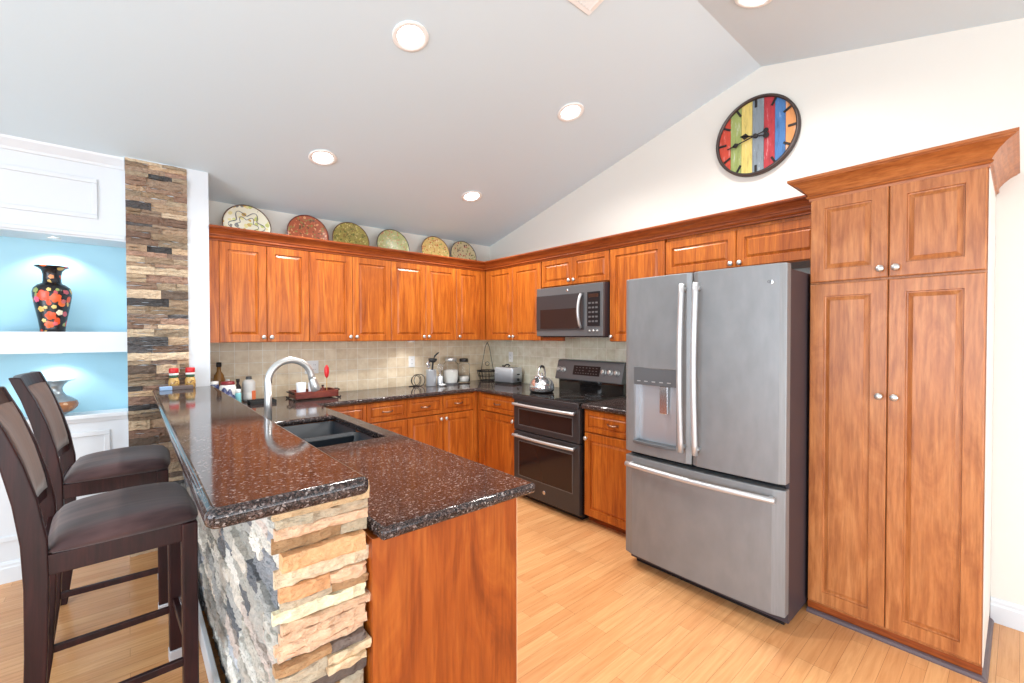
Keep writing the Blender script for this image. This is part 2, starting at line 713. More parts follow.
def frame_mold(bm, x0, x1, z0, z1, y, w=.028, t=.012):
    for (a, b, c, d) in ((x0, x1, z0, z0 + w), (x0, x1, z1 - w, z1), (x0, x0 + w, z0 + w, z1 - w), (x1 - w, x1, z0 + w, z1 - w)):
        bx(bm, a, b, y - t, y, c, d)


bm = bmesh.new()
frame_mold(bm, -5.0, -3.445, 2.20, 2.455, YN)
bx(bm, HX, -3.312, YN - .014, YN, 2.085, 2.11)
obj('trim_header_panel', bm, 'trimwhite', kind='structure', bevel=.004)
bm = bmesh.new()
extr(bm, [(YN, 2.545), (YN - .012, 2.545), (YN - .018, 2.56), (YN - .05, 2.60), (YN - .055, 2.615), (YN, 2.60)], 'X', HX, -3.312)
obj('trim_ceiling_molding', bm, 'trimwhite', kind='structure')
bm = bmesh.new()
bx(bm, HX, -3.312, YN - .03, YN, .925, .952)
extr(bm, [(YN, .90), (YN - .012, .90), (YN - .022, .925), (YN, .925)], 'X', HX, -3.312)
frame_mold(bm, -4.5, -3.40, .24, .84, YN, .03)
frame_mold(bm, -5.8, -4.6, .24, .84, YN, .03)
obj('trim_wainscot', bm, 'trimwhite', kind='structure', bevel=.004)
BBP = [(0, 0), (.016, 0), (.016, .085), (.012, .095), (.012, .108), (.006, .12), (0, .122)]
bm = bmesh.new()
sweep(bm, [(HX, YN), (-3.312, YN)], BBP)
obj('baseboard_left', bm, 'trimwhite', kind='structure')
bm = bmesh.new()
sweep(bm, [(0, -4.125), (0, HY)], BBP)
obj('baseboard_right', bm, 'trimwhite', kind='structure')

# backsplash tiles
obj('trim_backsplash_back', B(-2.86, 0, -.010, 0, ZC - .04, UB + .05), 'tile_x', kind='structure')
obj('trim_backsplash_right', B(-.010, 0, -2.60, -.010, ZC - .04, UB + .12), 'tile_y', kind='structure')


# ------------------------------------------------------------------ ledge stone
def stones(bm, lay, u0, u1, z0, z1, M4, pal, rnd, hmin=.018, hmax=.055, lmin=.07, lmax=.30, prot=.022, ragged=0.0):
    """irregular courses of split stones; M4 maps (u, out, z) to the world"""
    z = z0
    while z < z1 - .004:
        h = rnd.uniform(hmin, hmax)
        if z + h > z1 - .012:
            h = z1 - z
        u = u0
        base_out = rnd.uniform(.006, prot)
        while u < u1 - .01:
            l = rnd.uniform(lmin, lmax)
            if u + l > u1 - .05:
                l = u1 - u
            out = max(.008, base_out + rnd.uniform(-.005, .006))
            c = rnd.choice(pal)
            k = rnd.uniform(.78, 1.15)
            c = tuple(min(1, x * k) for x in c)
            split = h > .038 and rnd.random() < .45
            parts = [(z, z + h * .5), (z + h * .5, z + h)] if split else [(z, z + h)]
            for (a, b) in parts:
                nu = max(4, int(l / .012))
                nz = 5
                o2 = out + (rnd.uniform(-.006, .008) if split else 0)
                g = .0004
                seed = Vector((rnd.uniform(0, 99), rnd.uniform(0, 99), rnd.uniform(0, 99)))
                eu = rnd.uniform(-.012, .02) if (ragged and u + l >= u1 - 1e-6) else 0
                es = -rnd.uniform(-.012, .02) if (ragged and u <= u0 + 1e-6) else 0
                grid = []
                for i in range(nu + 1):
                    col = []
                    for j in range(nz + 1):
                        fu, fz = i / nu, j / nz
                        uu = u + g + es * ragged + (l - 2 * g + (eu - es) * ragged) * fu
                        zz = a + g + (b - a - 2 * g) * fz
                        n1 = noise.noise(Vector((uu * 14, zz * 40, 0)) + seed)
                        n2 = noise.noise(Vector((uu * 50, zz * 90, 5)) + seed)
                        edge = min(fu, 1 - fu) * 2 < .25 or j in (0, nz)
                        rg = 1 - abs(noise.noise(Vector((uu * 26, zz * 60, 2)) + seed)) * 2
                        oo = o2 + n1 * .008 + n2 * .005 + rg * .005 - (.0045 if edge else 0)
                        zz += noise.noise(Vector((uu * 22, j * 3.1, 9)) + seed) * .006
                        col.append(bm.verts.new(M4 @ Vector((uu, max(.001, oo), zz))))
                    grid.append(col)
                fl = []
                for i in range(nu):
                    for j in range(nz):
                        fl.append(bm.faces.new((grid[i][j], grid[i + 1][j], grid[i + 1][j + 1], grid[i][j + 1])))
                # skirts back to the wall
                loop = [grid[i][0] for i in range(nu + 1)] + [grid[nu][j] for j in range(1, nz + 1)] \
                    + [grid[i][nz] for i in range(nu - 1, -1, -1)] + [grid[0][j] for j in range(nz - 1, 0, -1)]
                inv = M4.inverted()
                bk = []
                for vv in loop:
                    q = inv @ vv.co
                    bk.append(bm.verts.new(M4 @ Vector((q.x, -.004, q.z))))
                nL = len(loop)
                for i in range(nL):
                    fl.append(bm.faces.new((loop[i], bk[i], bk[(i + 1) % nL], loop[(i + 1) % nL])))
                for f in fl:
                    for lp in f.loops:
                        lp[lay] = (*c, 1)
            u += l
        z += h


def frame4(o, ux, out):
    ux, out = Vector(ux), Vector(out)
    return Matrix(((ux.x, out.x, 0, o[0]), (ux.y, out.y, 0, o[1]), (ux.z, out.z, 1, o[2]), (0, 0, 0, 1)))


rnd = random.Random(11)
PALC = [(.72, .62, .52), (.60, .50, .43), (.80, .71, .60), (.68, .59, .51), (.38, .37, .37), (.55, .48, .43), (.84, .76, .65), (.66, .54, .47), (.74, .64, .53), (.78, .70, .60)]
bm = bmesh.new()
lay = bm.loops.layers.color.new('Col')
stones(bm, lay, 0, .325, 0, zceil(-.4) - .012, frame4((-3.31, -.387, 0), (1, 0, 0), (0, -1, 0)), PALC, rnd, .020, .060, .07, .22, .018)
col_st = obj('stone_veneer', bm, 'stone', stub)

# raised bar half wall
bm = B(-3.0, -2.86, -3.0, -.387, 0, ZB - .045)
bar_wall = obj('wall_bar', bm, 'wallwhite', kind='structure')
PALF = [(.86, .68, .50), (.92, .82, .68), (.84, .64, .47), (.94, .88, .77), (.46, .41, .38), (.88, .74, .62), (.92, .80, .64), (.80, .64, .55), (.92, .85, .73), (.90, .78, .62), (.94, .86, .74)]
PALS = [(.86, .85, .82), (.70, .71, .73), (.90, .87, .82), (.80, .79, .77), (.55, .56, .58), (.92, .90, .86), (.86, .84, .80), (.84, .78, .74)]  # side face palette: daylight from the left painted in as paler, greyer stone
bm = bmesh.new()
lay = bm.loops.layers.color.new('Col')
bx(bm, -3.0, -2.812, -3.01, -2.87, 0, ZB - .050)
for f in bm.faces:
    for lp in f.loops:
        lp[lay] = (.55, .46, .36, 1)
rnd = random.Random(29)
stones(bm, lay, 0, .222, 0, ZB - .046, frame4((-3.032, -3.01, 0), (1, 0, 0), (0, -1, 0)), PALF, rnd, .020, .052, .08, .22, .026, ragged=.6)
obj('stone_end_cladding', bm, 'stone', bar_wall)
bm = bmesh.new()
lay = bm.loops.layers.color.new('Col')
stones(bm, lay, 0, 2.61, 0.0, ZB - .046, frame4((-3.0, -.40, 0), (0, -1, 0), (-1, 0, 0)), PALS, rnd, .035, .09, .12, .38, .034)
obj('stone_side_cladding', bm, 'stone', bar_wall)
obj('baseboard_bar', B(-3.065, -3.045, -2.9, -.42, 0, .10), 'trimwhite', kind='structure', bevel=.004)

# ================================================================== worktops
def slab(name, outline, z0, z1, cutters=(), bev=.014):
    bm = bmesh.new()
    prism(bm, outline, z0, z1)
    o = obj(name, bm, 'granite')
    if cutters:
        cut(o, cutters)
    md = o.modifiers.new('bevel', 'BEVEL')
    md.width = bev
    md.segments = 5
    md.limit_method = 'ANGLE'
    md.angle_limit = R(50)
    for p in o.data.polygons:
        p.use_smooth = True
    o.modifiers.new('wn', 'WEIGHTED_NORMAL')
    return o


PR, PN = -2.205, -3.085          # peninsula worktop: right edge, near edge
SX0, SX1, SY0, SY1 = -2.72, -2.292, -2.035, -1.235
ct = slab('worktop', [(-2.858, -.012), (-.012, -.012), (-.012, -1.222), (-.685, -1.222), (-.685, -.655), (PR, -.655), (PR, PN), (-2.79, PN), (-2.79, -2.86), (-2.858, -2.86)],
          ZC - .036, ZC, [(SX0, SX1, SY0, SY1, ZC - .1, ZC + .1)])
tag(ct, 'long brown speckled granite worktop wrapping the kitchen corner and the peninsula', 'worktop')
ct2 = slab('worktop', [(-.012, -1.998), (-.012, -2.555), (-.685, -2.555), (-.685, -1.998)], ZC - .036, ZC)
tag(ct2, 'short dark granite worktop between the double oven range and the refrigerator', 'worktop')
bt = slab('breakfast_bar', [(-3.19, -.425), (-2.842, -.425), (-2.842, -3.122), (-2.849, -3.135), (-2.862, -3.14), (-3.165, -3.14), (-3.183, -3.133), (-3.19, -3.115)], ZB - .045, ZB, bev=.018)
tag(bt, 'raised brown granite bar top resting on the stone half wall', 'bar counter')

# sink
t = thing('kitchen_sink', 'black double bowl sink set into the peninsula worktop', 'sink', ((SX0 + SX1) / 2, (SY0 + SY1) / 2, ZC - .22))
ox, oy = t.location.x, t.location.y
ymid = -1.66


def bowl(x0, x1, y0, y1, zt, zb, wall=.006):
    bm = bmesh.new()
    def rr(d, z, r=.04):
        out = []
        for (cx, cy, a0) in ((x1 - d - r, y1 - d - r, 0), (x0 + d + r, y1 - d - r, 90), (x0 + d + r, y0 + d + r, 180), (x1 - d - r, y0 + d + r, 270)):
            for k in range(5):
                a = R(a0 + k * 22.5)
                out.append(bm.verts.new((cx + r * math.cos(a), cy + r * math.sin(a), z)))
        return out
    seq = [rr(-wall, zt), rr(0, zt), rr(.004, zb + .03), rr(.03, zb, .06)]
    out = [rr(-wall, zt), rr(-wall, zb - .01)]
    for A, C in zip(seq, seq[1:]):
        for i in range(20):
            bm.faces.new((A[i], A[(i + 1) % 20], C[(i + 1) % 20], C[i]))
    bm.faces.new(seq[-1])
    A, C = out
    for i in range(20):
        bm.faces.new((A[i], A[(i + 1) % 20], C[(i + 1) % 20], C[i]))
    bm.faces.new(C)
    bmesh.ops.remove_doubles(bm, verts=bm.verts[:], dist=.0001)
    return bm


for (a, b) in ((SY0, ymid - .012), (ymid + .012, SY1)):
    o = obj('bowl', bowl(SX0 - ox, SX1 - ox, a - oy, b - oy, .183, .01), 'sink', t, True)
    obj('drain', LB([(.04, .0125), (.04, .015), (.028, .014), (.004, .012)], 20, 0, (a + b) / 2 - oy, 0), 'chrome', o, True)
obj('divider', B(SX0 - ox, SX1 - ox, ymid - .016 - oy, ymid + .016 - oy, .05, .170), 'sink', t, bevel=.006)

# faucet
FX, FY = -2.79, -1.80
t = thing('kitchen_faucet', 'tall brushed nickel gooseneck faucet standing behind the black sink', 'faucet', (FX, FY, ZC))
obj('base', LB([(.030, 0), (.030, .006), (.026, .014), (.023, .05), (.021, .09), (.018, .10)], 24), 'brushed', t, True)
pts = [(0, 0, .08), (0, 0, .20), (0, 0, .295)]
rad = .108
for i in range(0, 15):
    a = PI - i * (PI * 1.0 / 14)
    pts.append((rad + rad * math.cos(a), 0, .295 + rad * math.sin(a)))
obj('neck', T(pts, .0165, 18), 'brushed', t, True)
obj('spray_head', T([(2 * rad, 0, .305), (2 * rad + .003, 0, .295), (2 * rad + .012, 0, .265), (2 * rad + .020, 0, .240), (2 * rad + .021, 0, .235)], [.0175, .019, .0225, .024, .020], 16), 'brushed', t, True)
obj('lever', T([(0, -.02, .055), (0, -.05, .065), (0, -.095, .085)], [.008, .007, .005], 10), 'brushed', t, True)
t.rotation_euler = (0, 0, R(8))

# ================================================================== wall cabinets, back wall
DB = .35
XS = [-2.797, -2.483, -2.169, -1.806, -1.443, -1.079, -.715, -.395]
G1 = 'wall cabinets of the back wall'
cabinet('wall_cabinet', 'cherry wall cabinet with two doors nearest the white wall end, under the yellow plate', 'wall cabinet', (-2.86, 0), 0, .691, DB, UB, UT + .01,
        [(.063, .377, UB, UT, 'R', 'lo'), (.377, .691, UB, UT, 'L', 'lo')], fillers=[(.001, .063)], group=G1)
cabinet('wall_cabinet', 'cherry wall cabinet with two doors below the green-brown third plate', 'wall cabinet', (-2.169, 0), 0, .726, DB, UB, UT + .01,
        [(0, .363, UB, UT, 'R', 'lo'), (.363, .726, UB, UT, 'L', 'lo')], group=G1)
cabinet('wall_cabinet', 'cherry wall cabinet with two doors above the utensil holder and glass jars', 'wall cabinet', (-1.443, 0), 0, .728, DB, UB, UT + .01,
        [(0, .364, UB, UT, 'R', 'lo'), (.364, .728, UB, UT, 'L', 'lo')], group=G1)
cabinet('wall_cabinet', 'single-door cherry wall cabinet closing the back row at the corner', 'wall cabinet', (-.715, 0), 0, .714, DB, UB, UT + .01,
        [(0, .31, UB, UT, 'L', 'lo')], fillers=[(.31, .378)], group=G1)
# right wall
DR = .335
G2 = 'wall cabinets of the range wall'
cabinet('wall_cabinet', 'cherry wall cabinet with two doors in the corner left of the microwave', 'wall cabinet', (0, -.352), RW, .866, DR, UB, UT + .01,
        [(.045, .451, UB, UT, 'R', 'lo'), (.451, .858, UB, UT, 'L', 'lo')], fillers=[(.001, .045)], group=G2)
cabinet('wall_cabinet', 'short cherry wall cabinet with two doors directly above the microwave', 'wall cabinet', (0, -1.222), RW, .783, DR, 1.895, UT + .01,
        [(0, .385, 1.90, UT, 'R', 'lo'), (.385, .783, 1.90, UT, 'L', 'lo')], group=G2, frame=.045)
cabinet('wall_cabinet', 'tall single-door cherry wall cabinet between the microwave and the refrigerator', 'wall cabinet', (0, -2.008), RW, .49, DR, UB, UT + .01,
        [(.0, .49, UB, UT, 'L', 'lo')], group=G2)
cabinet('wall_cabinet', 'low wide cherry wall cabinet with two doors above the refrigerator', 'wall cabinet', (0, -2.502), RW, .982, DR, 1.885, UT + .01,
        [(0, .499, 1.888, UT - .02, 'R', 1.915), (.499, .98, 1.888, UT - .02, 'L', 1.915)], group=G2, frame=.05)

# crown along the wall cabinets
CR = [(-.02, 2.150), (.003, 2.150), (.003, 2.160), (.011, 2.163), (.014, 2.168), (.011, 2.173), (.005, 2.176), (.005, 2.184), (.013, 2.187), (.015, 2.194), (.024, 2.210), (.038, 2.224), (.050, 2.231), (.050, 2.235), (.056, 2.237), (.056, 2.248), (-.02, 2.248)]
bm = bmesh.new()
sweep(bm, [(-2.858, -DB), (-DR, -DB), (-DR, -3.483)], CR)
tag(obj('crown_molding', bm, 'cherry_dark'), 'dark cherry crown molding running around the corner atop the wall cabinets', 'crown molding')

# under cabinet things
t = thing('under_cabinet_light', 'small white puck light under the wall cabinet above the utensil holder', 'light', (-1.17, -.22, UB - .014))
obj('housing', LB([(.036, 0), (.038, .003), (.038, .014)], 20), 'white', t, True)
l = bpy.data.lights.new('puck_bulb', 'SPOT')
l.energy = 5
l.spot_size = R(150)
l.spot_blend = .8
l.shadow_soft_size = .03
lo = bpy.data.objects.new('puck_bulb', l)
COL.objects.link(lo)
lo.location = (-1.17, -.22, UB - .02)
obj('lens', LB([(.030, -.002), (.031, .0)], 20), 'white', t, True)

# ================================================================== base cabinets
DBB = .63
G3 = 'base cabinets of the back wall'
DH, DL = .705, .880
for (x0, w, lb, dd, kn) in ((-2.185, .382, 'cherry base cabinet drawer unit closest to the sink, partly behind the peninsula', 1, 'R'),
                            (-1.803, .372, 'cherry base cabinet with one drawer and one door, second from the peninsula', 1, 'L')):
    cabinet('base_cabinet', lb, 'base cabinet', (x0, 0), 0, w, DBB, 0, ZC - .037, [(0, w, .065, DH, kn, 'hi')], [(0, w, DH + .008, DL)], toe=True, group=G3)
cabinet('base_cabinet', 'cherry base cabinet with two drawers over two doors beside the inner corner', 'base cabinet', (-1.431, 0), 0, .80, DBB, 0, ZC - .037,
        [(0, .37, .065, DH, 'R', 'hi'), (.37, .725, .065, DH, 'L', 'hi')], [(0, .37, DH + .008, DL), (.37, .725, DH + .008, DL)], fillers=[(.727, .785)], toe=True, group=G3)
DRB = .655
G4 = 'base cabinets of the range wall'
cabinet('base_cabinet', 'cherry base cabinet with one drawer and door left of the range', 'base cabinet', (0, -.635), RW, .585, DRB, 0, ZC - .037,
        [(.045, .58, .065, DH, 'R', 'hi')], [(.045, .58, DH + .008, DL)], fillers=[(.002, .045)], toe=True, group=G4)
cabinet('base_cabinet', 'cherry base cabinet with one drawer and door between range and refrigerator', 'base cabinet', (0, -1.999), RW, .556, DRB, 0, ZC - .037,
        [(.012, .545, .065, DH, 'L', 'hi')], [(.012, .545, DH + .008, DL)], toe=True, group=G4)

# peninsula cabinet: doors look into the kitchen, plain end panel towards the room
t = thing('peninsula_cabinet', 'cherry peninsula base cabinet with a plain grained end panel below the sink worktop', 'base cabinet', (-2.5, -1.85, 0))
bm = bmesh.new()
px, py = -2.5, -1.85
bx(bm, -2.80 - px, -2.285 - px, -3.02 - py, -2.06 - py, .1, ZC - .037)
bx(bm, -2.80 - px, -2.285 - px, -1.21 - py, -.66 - py, .1, ZC - .037)
bx(bm, -2.80 - px, -2.285 - px, -2.06 - py, -1.21 - py, .1, .68)
bx(bm, -2.80 - px, -2.36 - px, -3.0 - py, -.68 - py, 0, .1)
obj('body', bm, 'cherry', t)
obj('end_panel', B(-2.80 - px, -2.268 - px, -3.045 - py, -3.021 - py, 0, ZC - .037), 'panel', t)
obj('edge_band', B(-2.2675 - px, -2.264 - px, -3.045 - py, -3.021 - py, 0, ZC - .037), 'edge', t, label='pale edge band of the end panel')
for k in range(5):
    a = -3.015 + k * .47
    bm = bmesh.new()
    raised_panel(bm, 0, .465, .065, DH, .014, 0)
    bm.transform(Matrix.Translation((-2.27 - px, a - py, 0)) @ Matrix.Rotation(PI / 2, 4, 'Z'))
    d = obj('door', bm, 'cherry', t)
    kb = knob(d, 0, 0, 0)
    kb.rotation_euler = (0, 0, PI / 2)
    kb.location = (-2.27 - px, a - py + (.43 if k % 2 == 0 else .035), DH - .04)
    bm = bmesh.new()
    raised_panel(bm, 0, .465, DH + .008, DL, .014, 0, .034)
    bm.transform(Matrix.Translation((-2.27 - px, a - py, 0)) @ Matrix.Rotation(PI / 2, 4, 'Z'))
    obj('drawer', bm, 'cherry', t)

# ================================================================== pantry
PY0, PW, PD = -3.487, .633, .62
t = cabinet('pantry_cabinet', 'tall four-door cherry pantry cabinet at the right beside the refrigerator', 'pantry cabinet', (0, PY0), RW, PW, PD, .05, 2.165,
            [(.002, .317, .065, 1.714, 'R', 1.163), (.317, .631, .065, 1.714, 'L', 1.163),
             (.002, .317, 1.722, 2.16, 'R', 1.764), (.317, .631, 1.722, 2.16, 'L', 1.764)], mtl='pantry', frame=.062)
t.location.z = 0
for c in t.children:
    c.location.z += .05
CP = [(-.02, 2.158), (.004, 2.158), (.005, 2.170), (.012, 2.173), (.015, 2.178), (.012, 2.183), (.008, 2.186), (.012, 2.194), (.020, 2.206), (.032, 2.221), (.048, 2.236), (.064, 2.246), (.074, 2.250), (.074, 2.254), (.082, 2.256), (.082, 2.268), (-.02, 2.268)]
bm = bmesh.new()
sweep(bm, [(.0, -.392), (.0, -PD + .002), (PW, -PD + .002), (PW, -.003)], [(o, z - .014) for o, z in CP])
obj('crown', bm, 'crown_wood', t)
bm = bmesh.new()
bx(bm, .0, PW, -PD + .020, -.01, 0, .0495)
obj('plinth', bm, 'cherry_dark', t)
bm = bmesh.new()
sweep(bm, [(.0, -PD + .012), (PW, -PD + .012), (PW, -.003)], [(0, 0), (.018, 0), (.018, .006), (.012, .015), (.0, .02)])
obj('shoe_molding', bm, mat('grey_brown_shoe_molding', (.11, .075, .08), .35), t, label='dull grey-brown shoe molding')
bm = B(PW, PW + .003, -PD + .022, -.003, .05, 2.15)
obj('side_panel', bm, mat('pale_side_laminate', (.72, .66, .60), .4), t, label='pale side panel')

# ================================================================== refrigerator
FW = .908
t = thing('refrigerator', 'grey steel french door refrigerator with a bottom freezer drawer', 'refrigerator', (0, -2.573, 0), RW)
FD = .948
obj('body', B(.004, FW - .004, -.865, -.04, .03, 1.775), 'fridgeside', t, label='dark enamel body')
bm = bmesh.new()
bx(bm, .03, FW - .03, -.84, -.1, 0, .05)
obj('toe_grille', bm, 'black', t)


def bowed(x0, x1, z0, z1, y0=-.87, bow=.013, ctr=FW / 2, half=FW / 2, er=.012):
    bm = bmesh.new()
    n = 16
    out = []
    for i in range(n + 1):
        x = x0 + (x1 - x0) * i / n
        y = -FD + bow * ((x - ctr) / half) ** 2
        e = min(x - x0, x1 - x)
        if e < er:
            y += er * (1 - math.sqrt(max(0, 1 - (1 - e / er) ** 2)))
        out.append((x, y))
    out = [(x0, y0)] + out + [(x1, y0)]
    prism(bm, out, z0, z1)
    return bm


g = .0035
XM = .446
dl = obj('door', bowed(.001, XM - g, .728, 1.80), 'steel', t)
cut(dl, [(.075, .352, -1.2, -.893, .795, 1.250)])
dr = obj('door', bowed(XM + g, FW - .001, .728, 1.80), 'steel', t)
fz = obj('freezer_drawer', bowed(.001, FW - .001, .082, .700), 'steel', t)
for d in (dl, dr, fz):
    md = d.modifiers.new('b', 'BEVEL')
    md.width = .005
    md.segments = 2
    md.limit_method = 'ANGLE'
    md.angle_limit = R(50)
obj('gasket', B(.02, FW - .02, -.872, -.86, .1, 1.79), 'black', t)
obj('logo_badge', LB([(.017, 0), (.017, -.003), (.015, -.0045), (.003, -.0045)], 28, .835, -.934, 1.712, 'Y'), 'chrome', dr, True)
text_mesh('logo_lettering', 'GE', .018, 'slate_dark', dr, (.835, -.9392, 1.712), (PI / 2, 0, 0))


def bar_handle(parent, p0, p1, sag, r=.013, posts=.03, name='handle'):
    p0, p1 = Vector(p0), Vector(p1)
    bm = bmesh.new()
    pts = []
    n = 18
    for i in range(n + 1):
        u = i / n
        p = p0.lerp(p1, u)
        p.y -= sag * math.sin(PI * u)
        pts.append(p)
    tube(bm, pts, r, 14, flat=None)
    for u in (0.03, .97):
        p = p0.lerp(p1, u)
        tube(bm, [(p.x, p.y, p.z), (p.x, p.y + posts, p.z)], r * .8, 10)
    return obj(name, bm, 'handle', parent, True)


bar_handle(dl, (XM - .040, -FD - .040, .80), (XM - .040, -FD - .040, 1.735), .022, .015, .042)
bar_handle(dr, (XM + .040, -FD - .040, .80), (XM + .040, -FD - .040, 1.735), .022, .015, .042)
bar_handle(fz, (.035, -FD - .022, .655), (FW - .035, -FD - .022, .655), .030, .015, .045)
# dispenser
dp = obj('dispenser_panel', B(.070, .357, -.942, -.915, 1.150, 1.258), 'slate', dl, bevel=.003)
for i in range(5):
    obj('button', B(.095 + i * .05, .118 + i * .05, -.9435, -.940, 1.170, 1.176), 'brushed', dp)
bm = bmesh.new()
bx(bm, .076, .351, -.896, -.893, .80, 1.15)
bx(bm, .076, .080, -.934, -.893, .80, 1.15)
bx(bm, .347, .351, -.934, -.893, .80, 1.15)
obj('recess_liner', bm, 'dispenser', dl)
obj('paddle', B(.235, .285, -.925, -.908, .985, 1.15), 'chrome', dl, bevel=.004)
bm = bmesh.new()
extr(bm, [(.068, -.90), (.068, -.948), (.13, -.960), (.214, -.966), (.30, -.960), (.358, -.948), (.358, -.90)], 'Z', .788, .806)
obj('drip_tray', bm, 'slate', dl, bevel=.003)
for x in (.03, FW - .08):
    obj('hinge_cover', B(x, x + .05, -.855, -.78, 1.7755, 1.80), 'slate_dark', t, bevel=.004)

# ================================================================== range
RX0 = -1.224
RWD = .772
t = thing('double_oven_range', 'slate coloured double oven electric range with a black glass cooktop', 'range', (0, RX0, 0), RW)
bm = bmesh.new()
bx(bm, .003, RWD - .003, -.655, -.02, .03, .905)
bx(bm, .03, RWD - .03, -.62, -.05, 0, .03)
obj('body', bm, 'black', t)
obj('cooktop', B(.0, RWD, -.700, -.10, .905, .932), 'glassblack', t, bevel=.004)
bm = bmesh.new()
bx(bm, .003, RWD - .003, -.706, -.655, .885, .925)
obj('front_rail', bm, 'slate_dark', t, bevel=.004)


def oven_door(z0, z1, wz0, wz1, hz):
    bm = bmesh.new()
    bx(bm, .004, RWD - .004, -.69, -.657, z0, z1)
    d = obj('oven_door', bm, 'slate_dark', t, bevel=.004)
    obj('window', B(.075, RWD - .075, -.6935, -.688, wz0, wz1), 'ovenglass', d, bevel=.002)
    bm = bmesh.new()
    frame_mold(bm, .068, RWD - .068, wz0 - .007, wz1 + .007, -.689, .007, .0045)
    obj('window_frame', bm, 'slate', d)
    bar_handle(d, (.03, -.728, hz), (RWD - .03, -.728, hz), .018, .0125, .035)
    return d


oven_door(.612, .882, .665, .80, .845)
od = oven_door(.055, .604, .215, .515, .570)
obj('logo_badge', LB([(.016, 0), (.016, -.003), (.014, -.004), (.003, -.004)], 24, .386, -.690, .135, 'Y'), 'chrome', od, True)
text_mesh('logo_lettering', 'GE', .016, 'slate_dark', od, (.386, -.6945, .135), (PI / 2, 0, 0))
# backguard with slanted face
bm = bmesh.new()
extr(bm, [(-.015, .93), (-.105, .93), (-.105, 1.03), (-.085, 1.035), (-.015, 1.035)], 'X', .012, RWD - .012)
obj('backguard_riser', bm, 'glassblack', t)
bm = bmesh.new()
extr(bm, [(-.015, 1.035), (-.148, 1.030), (-.152, 1.040), (-.105, 1.205), (-.090, 1.215), (-.015, 1.215)], 'X', .0, RWD)
bg = obj('control_panel', bm, 'slate', t, bevel=.004)
FA = math.atan2(.047, .165)


def on_panel(x, s, o=0):
    """point on the slanted control panel: s = distance up the face"""
    return (x, -.152 + math.sin(FA) * s - math.cos(FA) * o, 1.040 + math.cos(FA) * s + math.sin(FA) * o)


bm = bmesh.new()
bx(bm, -.155, .155, -.003, 0, -.045, .045)
bm.transform(Matrix.Translation(on_panel(.372, .088)) @ Matrix.Rotation(-FA, 4, 'X'))
ds = obj('display', bm, 'display', bg)
for j, (n_, z_, w_) in enumerate(((7, .026, .022), (7, 0, .022), (9, -.026, .018))):
    for i in range(n_):
        if j == 1 and i in (3,):
            continue
        bm = bmesh.new()
        bx(bm, -w_ / 2 * .7, w_ / 2 * .7, -.0042, -.003, z_ - .003, z_ + .003)
        bm.transform(Matrix.Translation(on_panel(.372 - .135 + (i + .5) * .27 / n_, .088)) @ Matrix.Rotation(-FA, 4, 'X'))
        obj('button', bm, 'slate', ds)
for x in (.045, .095, .575, .645, .715):
    bm = LB([(.026, 0), (.026, -.006), (.020, -.010), (.018, -.028), (.004, -.030)], 20, axis='Y')
    bx(bm, -.004, .004, -.036, -.028, -.018, .018)
    bm.transform(Matrix.Translation(on_panel(x, .085)) @ Matrix.Rotation(-FA, 4, 'X'))
    obj('knob', bm, 'brushed', bg, False, bevel=.001)
for (x, y, r_) in ((.2, -.25, .085), (.2, -.52, .105), (.56, -.25, .075), (.56, -.52, .115)):
    bm = bmesh.new()
    tube(bm, [(x + r_ * math.cos(a * PI / 20), y + r_ * math.sin(a * PI / 20), .9315) for a in range(40)], .0012, 6, closed=True)
    obj('burner_ring', bm, 'slate', t)

# microwave
t = thing('microwave', 'dark slate over-the-range microwave hanging above the cooktop', 'microwave', (0, -1.222, 1.440), RW)
obj('body', B(.002, .774, -.375, -.012, 0, .445), 'fridgeside', t)
bm = B(.002, .772, -.402, -.376, 0.004, .443)
fa = obj('front_frame', bm, 'slate', t, bevel=.004)
dn = obj('door', B(.006, .575, -.408, -.400, .058, .372), 'slate_dark', t, bevel=.002)
obj('window', B(.058, .520, -.4095, -.405, .070, .245), 'ovenglass', dn)
bm = bmesh.new()
pts = []
for i in range(13):
    u = i / 12
    pts.append((.548 , -.412 - .040 * math.sin(PI * u) ** .7, .075 + u * .285))
tube(bm, pts, .0125, 12)
obj('handle', bm, 'handle', dn, True)
cp = obj('control_panel', B(.612, .742, -.408, -.400, .088, .372), 'display', t, bevel=.002)
obj('display', B(.622, .732, -.4092, -.406, .325, .355), 'glassblack', cp)
for i in range(3):
    for j in range(5):
        obj('button', B(.627 + i * .036, .651 + i * .036, -.4095, -.407, .12 + j * .038, .134 + j * .038), 'slate', cp)
    obj('dial', LB([(.010, 0), (.010, -.006), (.003, -.008)], 14, .636 + i * .040, -.4015, .048, 'Y'), 'brushed', t, True)
obj('logo_badge', LB([(.012, 0), (.012, -.002), (.003, -.003)], 20, .385, -.402, .405, 'Y'), 'chrome', fa, True)
obj('vent_lip', B(.02, .76, -.36, -.1, -.006, 0), 'black', t)
bm = B(0, .26, -.325, -.30, UB - .0, 1.433)
bm2 = obj('cabinet_cleat', bm, 'cherry_dark')
bm2.location = (0, -1.232, 0)
bm2.rotation_euler = (0, 0, RW)
tag(bm2, 'short dark red wooden strip under the left end of the microwave', 'wood strip')

